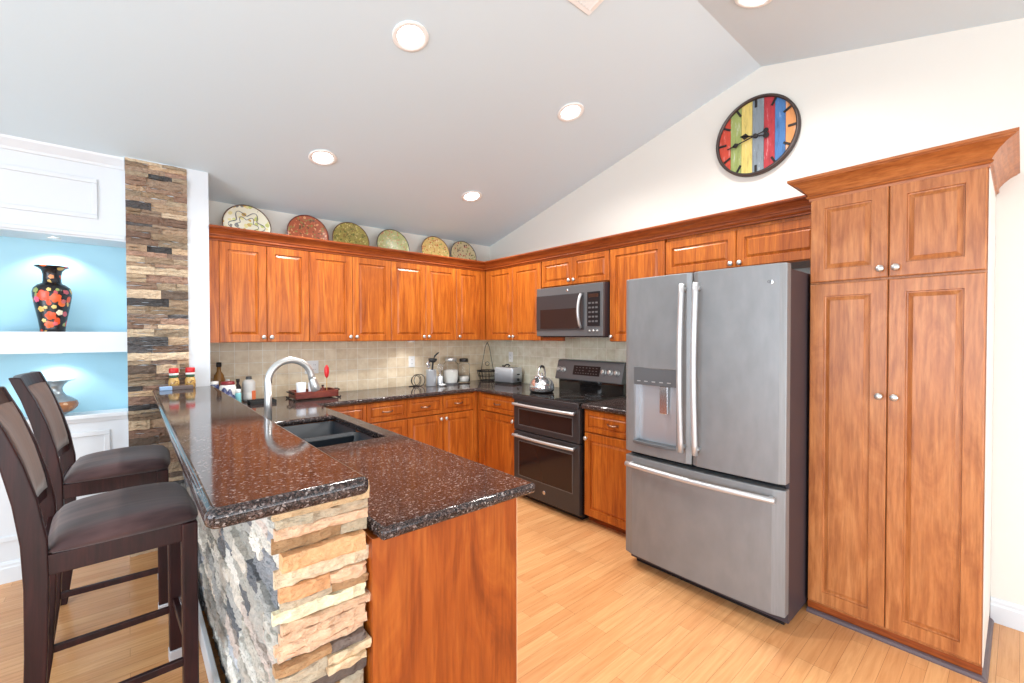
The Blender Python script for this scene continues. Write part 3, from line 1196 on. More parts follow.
# ================================================================== plates on the cabinets
PL = [
    ('cream plate painted with a yellow green star flower, standing leftmost over the cabinets', -2.572, .168, (.78, .74, .58), [(.55, .58, .20), (.74, .66, .30), (.20, .20, .18), (.80, .74, .55), (.60, .40, .12)], 26, (.10, .04, .02)),
    ('rust red patterned plate standing second from left over the cabinets', -2.108, .158, (.36, .09, .04), [(.50, .13, .06), (.25, .20, .06), (.62, .30, .14), (.14, .07, .03)], 46, (.12, .02, .012)),
    ('olive and gold patterned plate with brown rim, third from left over the cabinets', -1.732, .160, (.30, .24, .06), [(.46, .38, .09), (.12, .13, .03), (.55, .45, .16), (.24, .15, .04)], 50, (.12, .05, .015)),
    ('pale green and pink patterned plate with dark rim above the cabinet with the puck light', -1.312, .156, (.42, .42, .18), [(.30, .38, .12), (.62, .52, .30), (.50, .22, .12), (.36, .42, .24)], 50, (.07, .05, .03)),
    ('golden orange patterned plate, second from right over the back wall cabinets', -.828, .160, (.66, .46, .16), [(.70, .50, .18), (.50, .16, .06), (.35, .36, .10), (.78, .62, .30)], 46, (.14, .05, .02)),
    ('beige plate with dark red speckled flowers standing nearest the corner', -.468, .160, (.52, .42, .24), [(.36, .05, .04), (.55, .46, .26), (.24, .26, .08), (.10, .05, .04)], 46, (.06, .05, .05)),
]
for i, (lb, x, r_, bg_, cs, sc_, rimc) in enumerate(PL):
    t = thing('decorative_plate', lb, 'plate', (x, -.115, UT + .0115), 0, 'painted plates over the wall cabinets')
    tilt = R(-9)
    H = 2.508 - (UT + .0115)
    rr_ = H / 2 / math.cos(tilt)
    rr_ = min(rr_, .172)
    bm = LB([(rr_ * .55, .012), (rr_ * .60, .010), (rr_ - .002, -.010), (rr_, -.014), (rr_ - .002, -.017), (rr_ * .9, -.013), (rr_ * .62, .002), (.003, .004)], 48, axis='Y')
    mtx = Matrix.Translation((0, .0, rr_ + .0)) @ Matrix.Rotation(tilt, 4, 'X')
    bm.transform(mtx)
    body = obj('dish', bm, decor('plate_glaze', bg_, cs, sc_), t, True)
    bm = bmesh.new()
    tube(bm, [(rr_ * .985 * math.cos(a * PI / 32), -.0145, rr_ * .985 * math.sin(a * PI / 32)) for a in range(64)], .0045, 8, closed=True)
    bm.transform(mtx)
    obj('rim', bm, mat('plate_rim_glaze', rimc, .3), t, True)
    if i == 0:
        for s_ in (.62, .40):
            bm = bmesh.new()
            pts = []
            for a in range(96):
                th = a * PI / 48
                q = rr_ * s_ * (1 + .22 * math.cos(6 * th))
                pts.append((q * math.cos(th), -.004 if s_ > .5 else .0025, q * math.sin(th)))
            tube(bm, pts, .0028, 6, closed=True)
            bm.transform(mtx)
            obj('painted_line', bm, mat('plate_line_glaze', (.12, .13, .16), .4), t, True)

# ================================================================== clock
t = thing('wall_clock', 'round wall clock of coloured vertical planks with a dark metal rim', 'clock', (-.004, -3.0, 2.822), RW)
CRAD = .256
bm = bmesh.new()
prof_ = [(CRAD + .012, 0), (CRAD + .012, -.034), (CRAD + .004, -.040), (CRAD - .006, -.038), (CRAD - .006, -.012)]
rings = []
for r_, y in prof_:
    rings.append([bm.verts.new((r_ * math.cos(2 * PI * k / 72), y, r_ * math.sin(2 * PI * k / 72))) for k in range(72)])
for a_, b_ in zip(rings, rings[1:]):
    for k in range(72):
        bm.faces.new((a_[k], a_[(k + 1) % 72], b_[(k + 1) % 72], b_[k]))
obj('rim', bm, mat('clock_rim_metal', (.09, .07, .065), .35, .7), t, True)
cols = [(.56, .06, .03), (.30, .36, .11), (.66, .52, .15), (.20, .24, .27), (.42, .03, .04), (.06, .18, .42), (.72, .30, .10)]
names_ = ['bright red plank', 'green plank', 'yellow plank', 'grey-blue plank', 'crimson plank', 'blue plank', 'orange plank']
xb = [-CRAD, -.170, -.096, -.024, .050, .118, .182, CRAD]
for i, c in enumerate(cols):
    bm = bmesh.new()
    a, b = xb[i] + .001, xb[i + 1] - .001
    a, b = max(a, -CRAD + .004), min(b, CRAD - .004)
    n = 8
    top = [(a + (b - a) * k / n) for k in range(n + 1)]
    out = [(x, math.sqrt(max(0.0, (CRAD - .003) ** 2 - x * x))) for x in top]
    out += [(x, -z) for x, z in out[::-1]]
    # drop coincident ends
    ol = []
    for p in out:
        if not ol or (Vector(p) - Vector(ol[-1])).length > 1e-5:
            ol.append(p)
    extr(bm, ol, 'Y', -.016, -.004)
    mm = mat('clock_plank_paint', c, .6)
    v = coords(mm, (24, 1, 4), rand=True)
    nz_ = noise_tex(mm, v, 2, 5, .7)
    lc = tuple(min(1, x * .7 + .28) for x in c)
    L(mm, ramp(mm, nz_.outputs[0], [(.30, tuple(x * .6 for x in c)), (.48, c), (.58, c), (.70, lc)]), bsdf(mm).inputs['Base Color'])
    obj('plank', bm, mm, t, label=names_[i])
for h in range(12):
    bm = B(-.007, .007, -.022, -.016, CRAD - .058, CRAD - .008)
    bm.transform(Matrix.Rotation(h * PI / 6, 4, 'Y'))
    obj('hour_mark', bm, 'iron', t)


def hand(name, ang, ln, tail, y, w):
    bm = bmesh.new()
    bx(bm, -w / 2, w / 2, y, y + .003, -tail, ln)
    for (z, rr) in ((ln * .70, w * 2.6), (-tail, w * 2.4)):
        ol = [(0, z - rr * 1.5), (rr, z), (0, z + rr * 1.5), (-rr, z)] if z > 0 else [(rr * math.cos(k * PI / 5), z + rr * math.sin(k * PI / 5)) for k in range(10)]
        extr(bm, ol, 'Y', y, y + .003)
    bm.transform(Matrix.Rotation(ang, 4, 'Y'))
    obj(name, bm, 'iron', t)


hand('minute_hand', R(-102), .19, .07, -.034, .007)
hand('hour_hand', R(-98 + 22), .10, .07, -.029, .008)
obj('hub', LB([(.014, -.016), (.014, -.036), (.003, -.038)], 16, axis='Y'), 'iron', t)

# ================================================================== ceiling fixtures
slope = math.atan(.256)


def can_light(x, y, label):
    z = zceil(y)
    ang = slope if y > -3.025 else -slope
    t = thing('recessed_ceiling_light', label, 'ceiling light', (x, y, z), 0, 'recessed ceiling lights')
    t.rotation_euler = (-ang, 0, 0)
    bm = bmesh.new()
    lathe(bm, [(.070, -.001), (.095, -.001), (.097, -.004), (.092, -.008), (.072, -.008), (.068, -.002)], 40)
    obj('trim_ring', bm, 'white', t, True)
    obj('lens', LB([(.068, -.0012), (.064, -.0045), (.003, -.0055)], 32), 'lamp', t, True)
    l = bpy.data.lights.new('can_light', 'SPOT')
    l.energy = 82
    l.color = (1, .97, .93)
    l.spot_size = R(150)
    l.spot_blend = .9
    l.shadow_soft_size = .07
    lo = bpy.data.objects.new('can_light_bulb', l)
    COL.objects.link(lo)
    lo.location = (x, y + .02 * math.sin(-ang), z - .03)
    return t


can_light(-2.151, -2.062, 'glowing recessed ceiling light highest and nearest, left of the ceiling vent')
can_light(-2.225, -.877, 'glowing recessed ceiling light above the red plate and the stone column side')
can_light(-.893, -2.08, 'glowing recessed ceiling light nearest the wall with the clock')
can_light(-.888, -.863, 'glowing recessed ceiling light lowest, above the kitchen corner')
can_light(-.80, -3.275, 'glowing recessed ceiling light beyond the ridge, cut by the top edge')
t = thing('ceiling_vent', 'white slatted air vent in the sloping ceiling at the top edge', 'vent', (-1.50, -2.835, zceil(-2.835)))
t.rotation_euler = (-slope, 0, 0)
bm = bmesh.new()
for (a, b, c, d) in ((-.11, .11, -.19, -.165), (-.11, .11, .165, .19), (-.11, -.085, -.165, .165), (.085, .11, -.165, .165)):
    bx(bm, a, b, c, d, -.008, -.001)
obj('frame', bm, 'white', t, bevel=.003)
obj('backing', B(-.084, .084, -.164, .164, -.003, -.001), 'slate_dark', t)
for i in range(7):
    bm = B(-.009, .009, -.163, .163, -.0012, .0012)
    bm.transform(Matrix.Translation((-.072 + i * .024, 0, -.009)) @ Matrix.Rotation(R(35), 4, 'Y'))
    obj('slat', bm, 'white', t)


def niche_light(x, y, z, power, label):
    t = thing('niche_spotlight', label, 'spotlight', (x, y, z), 0, 'niche spotlights')
    obj('trim_ring', LB([(.018, -.001), (.032, -.001), (.034, -.003), (.030, -.006), (.019, -.006)], 28), 'white', t, True)
    obj('lens', LB([(.019, -.001), (.018, -.003), (.002, -.003)], 20), 'lamp', t, True)
    l = bpy.data.lights.new('niche_bulb', 'SPOT')
    l.energy = power
    l.color = (.93, .97, 1)
    l.spot_size = R(120)
    l.spot_blend = .5
    l.shadow_soft_size = .02
    lo = bpy.data.objects.new('niche_bulb', l)
    COL.objects.link(lo)
    lo.location = (x, y, z - .015)
    lo.rotation_euler = (R(6), 0, 0)


niche_light(-3.655, -.17, 2.0745, 8, 'small glowing spotlight in the soffit above the tall vase')
niche_light(-3.655, -.17, 1.3445, 6, 'small glowing spotlight under the shelf above the squat vase')

# ================================================================== vases
t = thing('tall_vase', 'tall black vase painted with orange and red flowers on the niche shelf', 'vase', (-3.665, -.19, 1.4775))
vm = decor('black_flowered_glaze', (.012, .011, .013), [(.72, .08, .02), (.012, .012, .015), (.62, .40, .12), (.80, .16, .04), (.015, .015, .02), (.55, .10, .12), (.30, .34, .12)], 24)
bm = LB([(.055, 0), (.058, .004), (.058, .02), (.066, .08), (.078, .15), (.088, .215), (.090, .25), (.084, .275), (.066, .295), (.046, .305), (.042, .32), (.042, .36), (.048, .385), (.062, .400), (.078, .408), (.078, .413), (.060, .406), (.038, .385), (.034, .34)], 48)
obj('body', bm, vm, t, True)
for (ang, z, rr_, colr) in ((-112, .225, .034, (.75, .07, .015)), (-75, .21, .030, (.80, .12, .03)), (-92, .10, .028, (.72, .09, .02)), (-138, .20, .020, (.70, .12, .22)), (-100, .045, .024, (.78, .12, .03)), (-60, .12, .018, (.85, .75, .55)), (-125, .14, .018, (.75, .45, .10)), (-80, .155, .013, (.80, .60, .20)), (-108, .150, .011, (.85, .62, .25)), (-95, .262, .012, (.80, .58, .18)), (-70, .262, .010, (.30, .36, .10)), (-135, .255, .013, (.30, .36, .10)), (-120, .07, .013, (.80, .60, .22)), (-75, .05, .013, (.70, .12, .14)), (-50, .19, .014, (.60, .14, .14)), (-90, .345, .014, (.80, .30, .12))):
    # petals laid on the curved surface
    bm = bmesh.new()
    prz = [(0, .058), (.02, .058), (.08, .066), (.15, .078), (.215, .088), (.25, .090), (.275, .084), (.295, .066), (.305, .046), (.32, .042), (.36, .042)]

    def rad_at(zz):
        for (z0_, r0_), (z1_, r1_) in zip(prz, prz[1:]):
            if z0_ <= zz <= z1_:
                return r0_ + (r1_ - r0_) * (zz - z0_) / (z1_ - z0_)
        return .07
    ctrv = None
    ring = []
    K = 30
    for k in range(K):
        th = 2 * PI * k / K
        q = rr_ * (.78 + .22 * abs(math.sin(2.5 * th)))
        dz = q * math.sin(th)
        dx = q * math.cos(th)
        zz = z + dz
        r0 = rad_at(zz) + .0012
        A = R(ang) + dx / r0
        ring.append(bm.verts.new((r0 * math.cos(A), r0 * math.sin(A), zz)))
    r0 = rad_at(z) + .005
    cv = bm.verts.new((r0 * math.cos(R(ang)), r0 * math.sin(R(ang)), z))
    for k in range(K):
        bm.faces.new((ring[k], ring[(k + 1) % K], cv))
    obj('painted_flower', bm, mat('flower_enamel', colr, .3), t, True)

t = thing('squat_vase', 'squat silvery vase with flared lip and rust band behind the bar stool', 'vase', (-3.66, -.20, .952))
gm = mat('silvery_glaze', (.36, .40, .42), .18, .5)
bm = LB([(.052, 0), (.056, .003), (.080, .018), (.102, .042), (.108, .062), (.100, .085), (.078, .105), (.052, .122), (.038, .145), (.036, .168), (.046, .190), (.066, .207), (.090, .217), (.096, .219), (.092, .222), (.066, .213), (.040, .19), (.030, .165)], 48)
obj('body', bm, gm, t, True)
bm = bmesh.new()
lathe(bm, [(.0815, .018), (.1032, .042), (.1092, .062), (.1012, .085), (.0998, .084), (.107, .062), (.101, .042), (.080, .0185)], 48)
obj('rust_band', bm, decor('rust_band_glaze', (.34, .14, .06), [(.46, .20, .08), (.20, .14, .12), (.55, .34, .2), (.3, .12, .06)], 34), t, True)

# ================================================================== bar stools
def stool(name, label, x, y, rz=0):
    t = thing(name, label, 'bar stool', (x, y, 0), rz, 'bar stools at the raised bar')
    hw = .215
    for sy in (-1, 1):
        bm = bmesh.new()
        # front legs, slightly tapered
        for (z0, z1, a, b) in ((.050, .752, .0235, .0245),):
            vs = []
            for z, s in ((z0, a), (z1, b)):
                vs.append([bm.verts.new((.190 + dx * s, sy * hw * .99 + dy * s, z)) for dx, dy in ((-1, -1), (1, -1), (1, 1), (-1, 1))])
            for i in range(4):
                bm.faces.new((vs[0][i], vs[0][(i + 1) % 4], vs[1][(i + 1) % 4], vs[1][i]))
            bm.faces.new(vs[0])
            bm.faces.new(vs[1])
        lg = obj('leg', bm, 'espresso', t, bevel=.006)
        obj('foot_cap', B(.190 - .026, .190 + .026, sy * hw * .99 - .026, sy * hw * .99 + .026, 0, .052), 'cap', lg, bevel=.005, label='chrome foot cap')
        # rear leg sweeping up into the back post
        bm = bmesh.new()
        prof_ = [(-.238, .0), (-.216, .2), (-.207, .45), (-.204, .66), (-.208, .80), (-.226, .93), (-.252, 1.05), (-.285, 1.16), (-.325, 1.265)]
        wid = [.020, .024, .026, .028, .030, .028, .025, .022, .019]
        rings = []
        for (px_, pz_), w_ in zip(prof_, wid):
            ty = .017
            rings.append([bm.verts.new((px_ + dx * w_, sy * hw + dy * ty, pz_)) for dx, dy in ((-1, -1), (1, -1), (1, 1), (-1, 1))])
        for A_, C_ in zip(rings, rings[1:]):
            for i in range(4):
                bm.faces.new((A_[i], A_[(i + 1) % 4], C_[(i + 1) % 4], C_[i]))
        bm.faces.new(rings[0])
        bm.faces.new(rings[-1])
        obj('back_post', bm, 'espresso', t, bevel=.005)
        obj('side_stretcher', B(-.20, .18, sy * hw - .009, sy * hw + .009, .215, .243), 'espresso', t, bevel=.003)
        obj('seat_rail', B(-.19, .168, sy * (hw) - .011, sy * hw + .013, .685, .752), 'espresso', t, bevel=.003)
    obj('seat_rail', B(.180, .204, -hw + .02, hw - .02, .685, .752), 'espresso', t, bevel=.003)
    obj('seat_rail', B(-.20, -.18, -hw, hw, .685, .752), 'espresso', t, bevel=.003)
    obj('foot_rest', B(.178, .200, -hw, hw, .255, .285), 'espresso', t, bevel=.003)
    obj('foot_plate', B(.198, .206, -hw + .03, hw - .03, .262, .290), 'chrome', t, bevel=.002, label='chrome kick plate')
    obj('rear_stretcher', B(-.222, -.204, -hw, hw, .30, .328), 'espresso', t, bevel=.003)
    # cushion
    bm = bmesh.new()
    nx, ny = 16, 16
    x0, x1, w_ = -.185, .226, .238
    top = []
    for i in range(nx + 1):
        row = []
        for j in range(ny + 1):
            u, v_ = i / nx, j / ny
            # superellipse border for rounded corners
            a, b = 2 * u - 1, 2 * v_ - 1
            f = (1 - abs(a) ** 5) * (1 - abs(b) ** 5)
            z = .752 + .020 + .044 * f ** .42 + .006 * math.cos(a * 1.5) - .010 * max(0, -a)
            X = (x0 + x1) / 2 + a * (x1 - x0) / 2 * (1 - .05 * abs(b) ** 4)
            Y = b * w_ * (1 - .04 * abs(a) ** 4)
            row.append(bm.verts.new((X, Y, z)))
        top.append(row)
    for i in range(nx):
        for j in range(ny):
            bm.faces.new((top[i][j], top[i + 1][j], top[i + 1][j + 1], top[i][j + 1]))
    loop = [top[i][0] for i in range(nx + 1)] + [top[nx][j] for j in range(1, ny + 1)] + [top[i][ny] for i in range(nx - 1, -1, -1)] + [top[0][j] for j in range(ny - 1, 0, -1)]
    cx = (x0 + x1) / 2
    bk = [bm.verts.new((cx + (q.co.x - cx) * .965, q.co.y * .965, .753)) for q in loop]
    nL = len(loop)
    for i in range(nL):
        bm.faces.new((loop[i], bk[i], bk[(i + 1) % nL], loop[(i + 1) % nL]))
    bm.faces.new(bk)
    c = obj('seat_cushion', bm, 'seatfab', t, True)
    # back: rails and padded panel following the rake
    def back_x(z):
        for (a, za), (b, zb_) in zip(prof_, prof_[1:]):
            if za <= z <= zb_:
                return a + (b - a) * (z - za) / (zb_ - za)
        return prof_[-1][0]

    def rail(name, z0, z1, th, mtl, wd, bow=.0, lab=None, bv=.004, off=0):
        bm = bmesh.new()
        n, mz = 8, 6
        F, Bk = [], []
        for j in range(n + 1):
            y_ = -wd + 2 * wd * j / n
            f, b = [], []
            for k in range(mz + 1):
                z = z0 + (z1 - z0) * k / mz
                xb_ = back_x(z) - bow * (1 - (y_ / wd) ** 2) + off
                pu = th * (1 if mtl == 'espresso' else (.55 + .45 * (1 - abs(2 * j / n - 1) ** 4) * (1 - abs(2 * k / mz - 1) ** 4)))
                f.append(bm.verts.new((xb_ + pu, y_, z)))
                b.append(bm.verts.new((xb_ - th * .6, y_, z)))
            F.append(f)
            Bk.append(b)
        for j in range(n):
            for k in range(mz):
                bm.faces.new((F[j][k], F[j + 1][k], F[j + 1][k + 1], F[j][k + 1]))
                bm.faces.new((Bk[j][k], Bk[j][k + 1], Bk[j + 1][k + 1], Bk[j + 1][k]))
            bm.faces.new((F[j][0], Bk[j][0], Bk[j + 1][0], F[j + 1][0]))
            bm.faces.new((F[j][mz], F[j + 1][mz], Bk[j + 1][mz], Bk[j][mz]))
        for k in range(mz):
            bm.faces.new((F[0][k], F[0][k + 1], Bk[0][k + 1], Bk[0][k]))
            bm.faces.new((F[n][k], Bk[n][k], Bk[n][k + 1], F[n][k + 1]))
        return obj(name, bm, mtl, t, mtl != 'espresso', label=lab)
    rail('top_rail', 1.212, 1.264, .014, 'espresso', hw - .015, .02)
    rail('lower_rail', .835, .870, .012, 'espresso', hw - .015, .02)
    rail('back_pad', .872, 1.210, .034, 'backfab', hw - .022, .02)
    return t


stool('bar_stool', 'dark wooden bar stool with brown suede seat, nearest the camera at lower left', -3.337, -1.955, R(2.5))
stool('bar_stool', 'dark wooden bar stool with brown suede seat, farther one beside the stone column', -3.358, -1.055, R(-2))

# ================================================================== worktop objects
# tray behind the faucet
t = thing('wooden_tray', 'dark red wooden tray with black iron handles on the back worktop', 'tray', (-2.125, -.30, ZC))
bm = bmesh.new()
bx(bm, -.165, .165, -.10, .10, .012, .020)
for (a, b, c, d) in ((-.165, .165, -.105, -.093), (-.165, .165, .093, .105), (-.170, -.158, -.105, .105), (.158, .170, -.105, .105)):
    bx(bm, a, b, c, d, .012, .068)
obj('box', bm, 'traywood', t, bevel=.002)
for sx in (-1, 1):
    bm = bmesh.new()
    tube(bm, [(sx * .168, -.06, .05), (sx * .195, -.055, .062), (sx * .20, 0, .066), (sx * .195, .055, .062), (sx * .168, .06, .05)], .005, 8)
    obj('handle', bm, 'iron', t, True)
    for sy in (-1, 1):
        bm = T([(sx * .150, sy * .09, .014), (sx * .17, sy * .10, .006), (sx * .182, sy * .108, .006), (sx * .186, sy * .112, .016)], .006, 8)
        obj('foot', bm, 'iron', t, True)


def cyl_glass(name, label, x, y, z, r, h, cat='glass', fill=None, group=None):
    t = thing(name, label, cat, (x, y, z), 0, group)
    bm = LB([(r * .88, 0), (r * .9, .003), (r, h), (r - .003, h), (r * .86, .008), (.002, .006)], 24)
    obj('wall', bm, 'paleglass', t, True)
    return t


zt_ = ZC + .0205
cyl_glass('drinking_glass', 'pale frosted tumbler at the left end of the red wooden tray', -2.225, -.30, zt_, .038, .115, fill='paleglass')
cyl_glass('drinking_glass', 'pale frosted tumbler standing in the middle of the red wooden tray', -2.130, -.28, zt_, .034, .11, fill='paleglass')
t = thing('red_spatula', 'red oval-headed utensil on a thin stick rising from the wooden tray', 'utensil', (-2.005, -.26, zt_))
obj('stick', T([(0, 0, .0), (0, 0, .14)], .003, 8), 'gold', t)
obj('head', LB([(.004, .135), (.016, .155), (.0215, .19), (.019, .225), (.006, .25)], 20, sy=.45), 'red', t, True)
t = thing('condiment_bottle', 'small dark bottle with red label on the right of the wooden tray', 'bottle', (-2.055, -.31, zt_))
obj('body', LB([(.016, 0), (.017, .004), (.017, .05), (.008, .062), (.008, .075)], 18), 'traywood', t, True)
obj('cap', LB([(.010, .073), (.010, .085), (.002, .086)], 14), 'iron', t, True)


# outlets
def outlet(x, y, z, rz, label, gang=1):
    t = thing('wall_outlet', label, 'outlet', (x, y, z), rz, 'outlets on the tiled backsplash')
    w = .036 + .023 * (gang - 1)
    obj('cover_plate', B(-w, w, -.006, 0, -.058, .058), 'white', t, bevel=.003)
    for g_ in range(gang):
        cx = (g_ - (gang - 1) / 2) * .046
        for s_ in (-1, 1):
            f = obj('socket', B(cx - .016, cx + .016, -.008, -.005, s_ * .021 - .014, s_ * .021 + .014), 'white', t, bevel=.003)
            for q in (-.006, .006):
                obj('slot', B(cx + q - .0012, cx + q + .0012, -.0085, -.0075, s_ * .021 - .005, s_ * .021 + .005), 'iron', f)


outlet(-2.055, -.010, 1.165, 0, 'double white outlet on the tiles behind the faucet', 2)
outlet(-1.055, -.010, 1.175, 0, 'white outlet on the tiles left of the utensil holder')
outlet(-.010, -.400, 1.205, RW, 'white outlet on the tiles behind the toaster')

# utensil holder
t = thing('utensil_holder', 'polished steel utensil holder standing on the back worktop beside the jars', 'utensil holder', (-.925, -.19, ZC))
bm = bmesh.new()
lathe(bm, [(.050, 0), (.053, .004), (.053, .165), (.056, .170), (.050, .168), (.049, .01), (.002, .008)], 28)
obj('cup', bm, 'satin', t, True)


def utensil(name, label, x, y, z, lean, parts, cat='utensil'):
    t = thing(name, label, cat, (x, y, z), 0)
    t.rotation_euler = lean
    for nm, bm, mt in parts:
        obj(nm, bm, mt, t, True)
    return t


U0 = ZC + .012
utensil('ladle', 'black ladle with its bowl hanging over in the steel utensil holder', -.930, -.19, U0, (R(3), R(3), 0), [
    ('handle', T([(0, 0, 0), (0, 0, .20), (.006, 0, .26)], .006, 8), 'rubber'),
    ('bowl', LB([(.004, .232), (.026, .236), (.042, .252), (.047, .275), (.043, .273), (.024, .245)], 20), 'rubber')])
utensil('turner', 'long black spatula sticking highest out of the steel utensil holder', -.915, -.175, U0, (R(-2), R(7), 0), [
    ('handle', T([(0, 0, 0), (0, 0, .27)], .005, 8), 'rubber'),
    ('blade', T([(0, 0, .27), (.015, 0, .305), (.045, 0, .335), (.060, 0, .345)], [.006, .017, .016, .006], 10, flat=.35), 'rubber')])
utensil('steel_spoon', 'steel spoon leaning left in the utensil holder', -.945, -.20, U0, (R(2), R(-6), 0), [
    ('handle', T([(0, 0, 0), (0, 0, .19)], .004, 8), 'chrome'),
    ('bowl', LB([(.003, .18), (.020, .195), (.024, .22), (.016, .245), (.003, .25)], 16, sy=.35), 'chrome')])
# whisk resting in a slim pot next to it
t = thing('steel_canister', 'slim steel pot of small tools right of the utensil holder', 'canister', (-.825, -.20, ZC))
obj('cup', LB([(.030, 0), (.032, .003), (.032, .10), (.029, .10), (.028, .006), (.002, .005)], 22), 'satin', t, True)
bm = bmesh.new()
for k in range(4):
    a = k * PI / 4
    pts = []
    for i in range(17):
        th = -PI / 2 + 2 * PI * i / 16
        pts.append((.026 * math.cos(th) * math.cos(a), .026 * math.cos(th) * math.sin(a), .17 + .045 * math.sin(th)))
    tube(bm, pts[:-1], .0014, 5, closed=True)
tube(bm, [(0, 0, 0), (0, 0, .13)], .006, 8)
w_ = obj('whisk', bm, 'chrome', None, True)
w_.location = (-.825, -.20, U0)
tag(w_, 'steel balloon whisk standing in the slim steel pot', 'whisk')
# wire rings leaning against tiles
bm = bmesh.new()
for (cx, rz_, r_) in ((0, .35, .062), (.035, -.5, .062), (-.01, 0.0, .050)):
    pts = [(cx + r_ * math.cos(a * PI / 14) * math.cos(rz_), r_ * .5 * math.cos(a * PI / 14) * math.sin(rz_), .064 + r_ * math.sin(a * PI / 14)) for a in range(28)]
    tube(bm, pts, .0035, 6, closed=True)
for s_ in (-1, 1):
    tube(bm, [(-.03 + s_ * .03, -.04, .0035), (0.02, .03, .0035), (.06 * s_, .05, .0035)], .0035, 6)
o = obj('wire_stand', bm, 'iron', None, True)
o.location = (-1.075, -.15, ZC)
tag(o, 'dark looped wire stand on the worktop left of the utensil holder', 'stand')
t = thing('small_dish', 'tiny white dish in front of the utensil holder', 'dish', (-.855, -.29, ZC))
obj('bowl', LB([(.018, 0), (.032, .012), (.036, .022), (.033, .022), (.02, .006), (.002, .004)], 22), 'white', t, True)


# storage jars
def jar(label, x, y, r, h, fh, lid, band):
    t = thing('storage_jar', label, 'jar', (x, y, ZC), 0, 'glass storage jars')
    bm = LB([(r * .90, 0), (r, .012), (r, h * .70), (r * .92, h * .78), (r * .66, h * .84), (r * .66, h * .88), (r * .63, h * .88), (r * .63, h * .84), (r * .90, h * .76), (r * .965, h * .70), (r * .965, .016), (.002, .010)], 36)
    obj('glass_body', bm, 'glass', t, True)
    obj('flour', LB([(r * .93, .0165), (r * .95, .02), (r * .95, fh), (r * .6, fh + .006), (.002, fh + .002)], 32), 'flour', t, True)
    obj('lid', LB([(r * .72, h * .865), (r * .74, h * .87), (r * .74, h * .97), (r * .66, h), (.003, h)], 32), lid, t, True)
    obj('base_band', LB([(r * 1.01, 0.0), (r * 1.02, .003), (r * 1.02, .016), (r * 1.005, .018)], 32), band, t, True)
    return t


jar('wide glass jar almost full of flour with a steel lid', -.665, -.16, .084, .285, .150, 'brushed', 'slate')
jar('slimmer glass jar half full of flour with a dark-rimmed lid', -.490, -.155, .066, .270, .070, 'iron', 'glass')

# wire fruit stand in the corner
t = thing('wire_basket_stand', 'black wire basket with a tall looped handle in the worktop corner', 'basket', (-.185, -.185, ZC))
bm = bmesh.new()
for z, r_ in ((.010, .085), (.06, .10), (.115, .115), (.122, .118)):
    tube(bm, [(r_ * math.cos(a * PI / 18), r_ * math.sin(a * PI / 18), z) for a in range(36)], .0035, 6, closed=True)
for k in range(16):
    a = k * PI / 8
    tube(bm, [(.085 * math.cos(a), .085 * math.sin(a), .01), (.118 * math.cos(a), .118 * math.sin(a), .12)], .0028, 6)
for k in range(5):
    tube(bm, [(-.085 + k * .0425, -.06, .009), (-.085 + k * .0425, .06, .009)], .003, 6)
obj('basket', bm, 'iron', t)
bm = bmesh.new()
ca, sa = math.cos(R(-41)), math.sin(R(-41))
for s_ in (-1, 1):
    tube(bm, [(s_ * .075 * ca, s_ * .075 * sa, .10), (s_ * .040 * ca, s_ * .04 * sa, .30), (s_ * .022 * ca, s_ * .022 * sa, .40), (0, 0, .445)], .0035, 6)
tube(bm, [(.022 * math.cos(a * PI / 8) * ca, .022 * math.cos(a * PI / 8) * sa, .20 + .022 * math.sin(a * PI / 8)) for a in range(16)], .003, 6, closed=True)
obj('handle', bm, 'iron', t)
for (x, y, z, r_, mt) in ((-.03, -.02, .055, .038, 'iron'), (.04, .03, .05, .034, 'board'), (.01, -.055, .05, .032, 'board')):
    pass

# toaster
t = thing('toaster', 'two-slice brushed steel toaster with black base near the corner', 'toaster', (-.165, -.535, ZC), R(-82))
TW, TD, TH = .135, .085, .165


def rprism(w, d, z0, z1, r=.02, top=.0):
    bm = bmesh.new()
    def ring(ins, z, rr):
        out = []
        for (cx, cy, a0) in ((w - ins - rr, d - ins - rr, 0), (-w + ins + rr, d - ins - rr, 90), (-w + ins + rr, -d + ins + rr, 180), (w - ins - rr, -d + ins + rr, 270)):
            for k in range(5):
                a = R(a0 + k * 22.5)
                out.append(bm.verts.new((cx + rr * math.cos(a), cy + rr * math.sin(a), z)))
        return out
    seq = [ring(0, z0, r)]
    if top:
        for k in range(5):
            a = k * PI / 8
            seq.append(ring(top * (1 - math.cos(a)), z1 - top + top * math.sin(a), r))
    else:
        seq.append(ring(0, z1, r))
    for A, C in zip(seq, seq[1:]):
        for i in range(20):
            bm.faces.new((A[i], A[(i + 1) % 20], C[(i + 1) % 20], C[i]))
    bm.faces.new(seq[0])
    bm.faces.new(seq[-1])
    return bm


obj('base', rprism(TW - .004, TD - .004, 0, .022), 'rubber', t)
obj('shell', rprism(TW, TD, .022, TH + .012, .018, .014), 'satin', t, True)
for s_ in (-1, 1):
    obj('bread_slot', B(-.10, .10, s_ * .028 - .010, s_ * .028 + .010, TH + .0115, TH + .0135), 'black', t)
obj('lever', B(TW, TW + .020, -.014, .014, .10, .112), 'rubber', t, bevel=.003)
obj('dial', LB([(.014, 0), (.013, .012), (.002, .013)], 18, TW, 0, .05, 'X'), 'rubber', t)
o = obj('toast_tongs', T([(-.05, .0, .012), (-.02, 0, .010), (0, 0, .026), (.03, 0, .028), (.045, 0, .014), (.03, 0, .010)], .008, 10), 'rubber', None, True)
o.location = (-.165, -.50, ZC + TH + .0125)
o.rotation_euler = (0, 0, R(-70))
tag(o, 'small curved black clip lying on top of the toaster', 'clip')

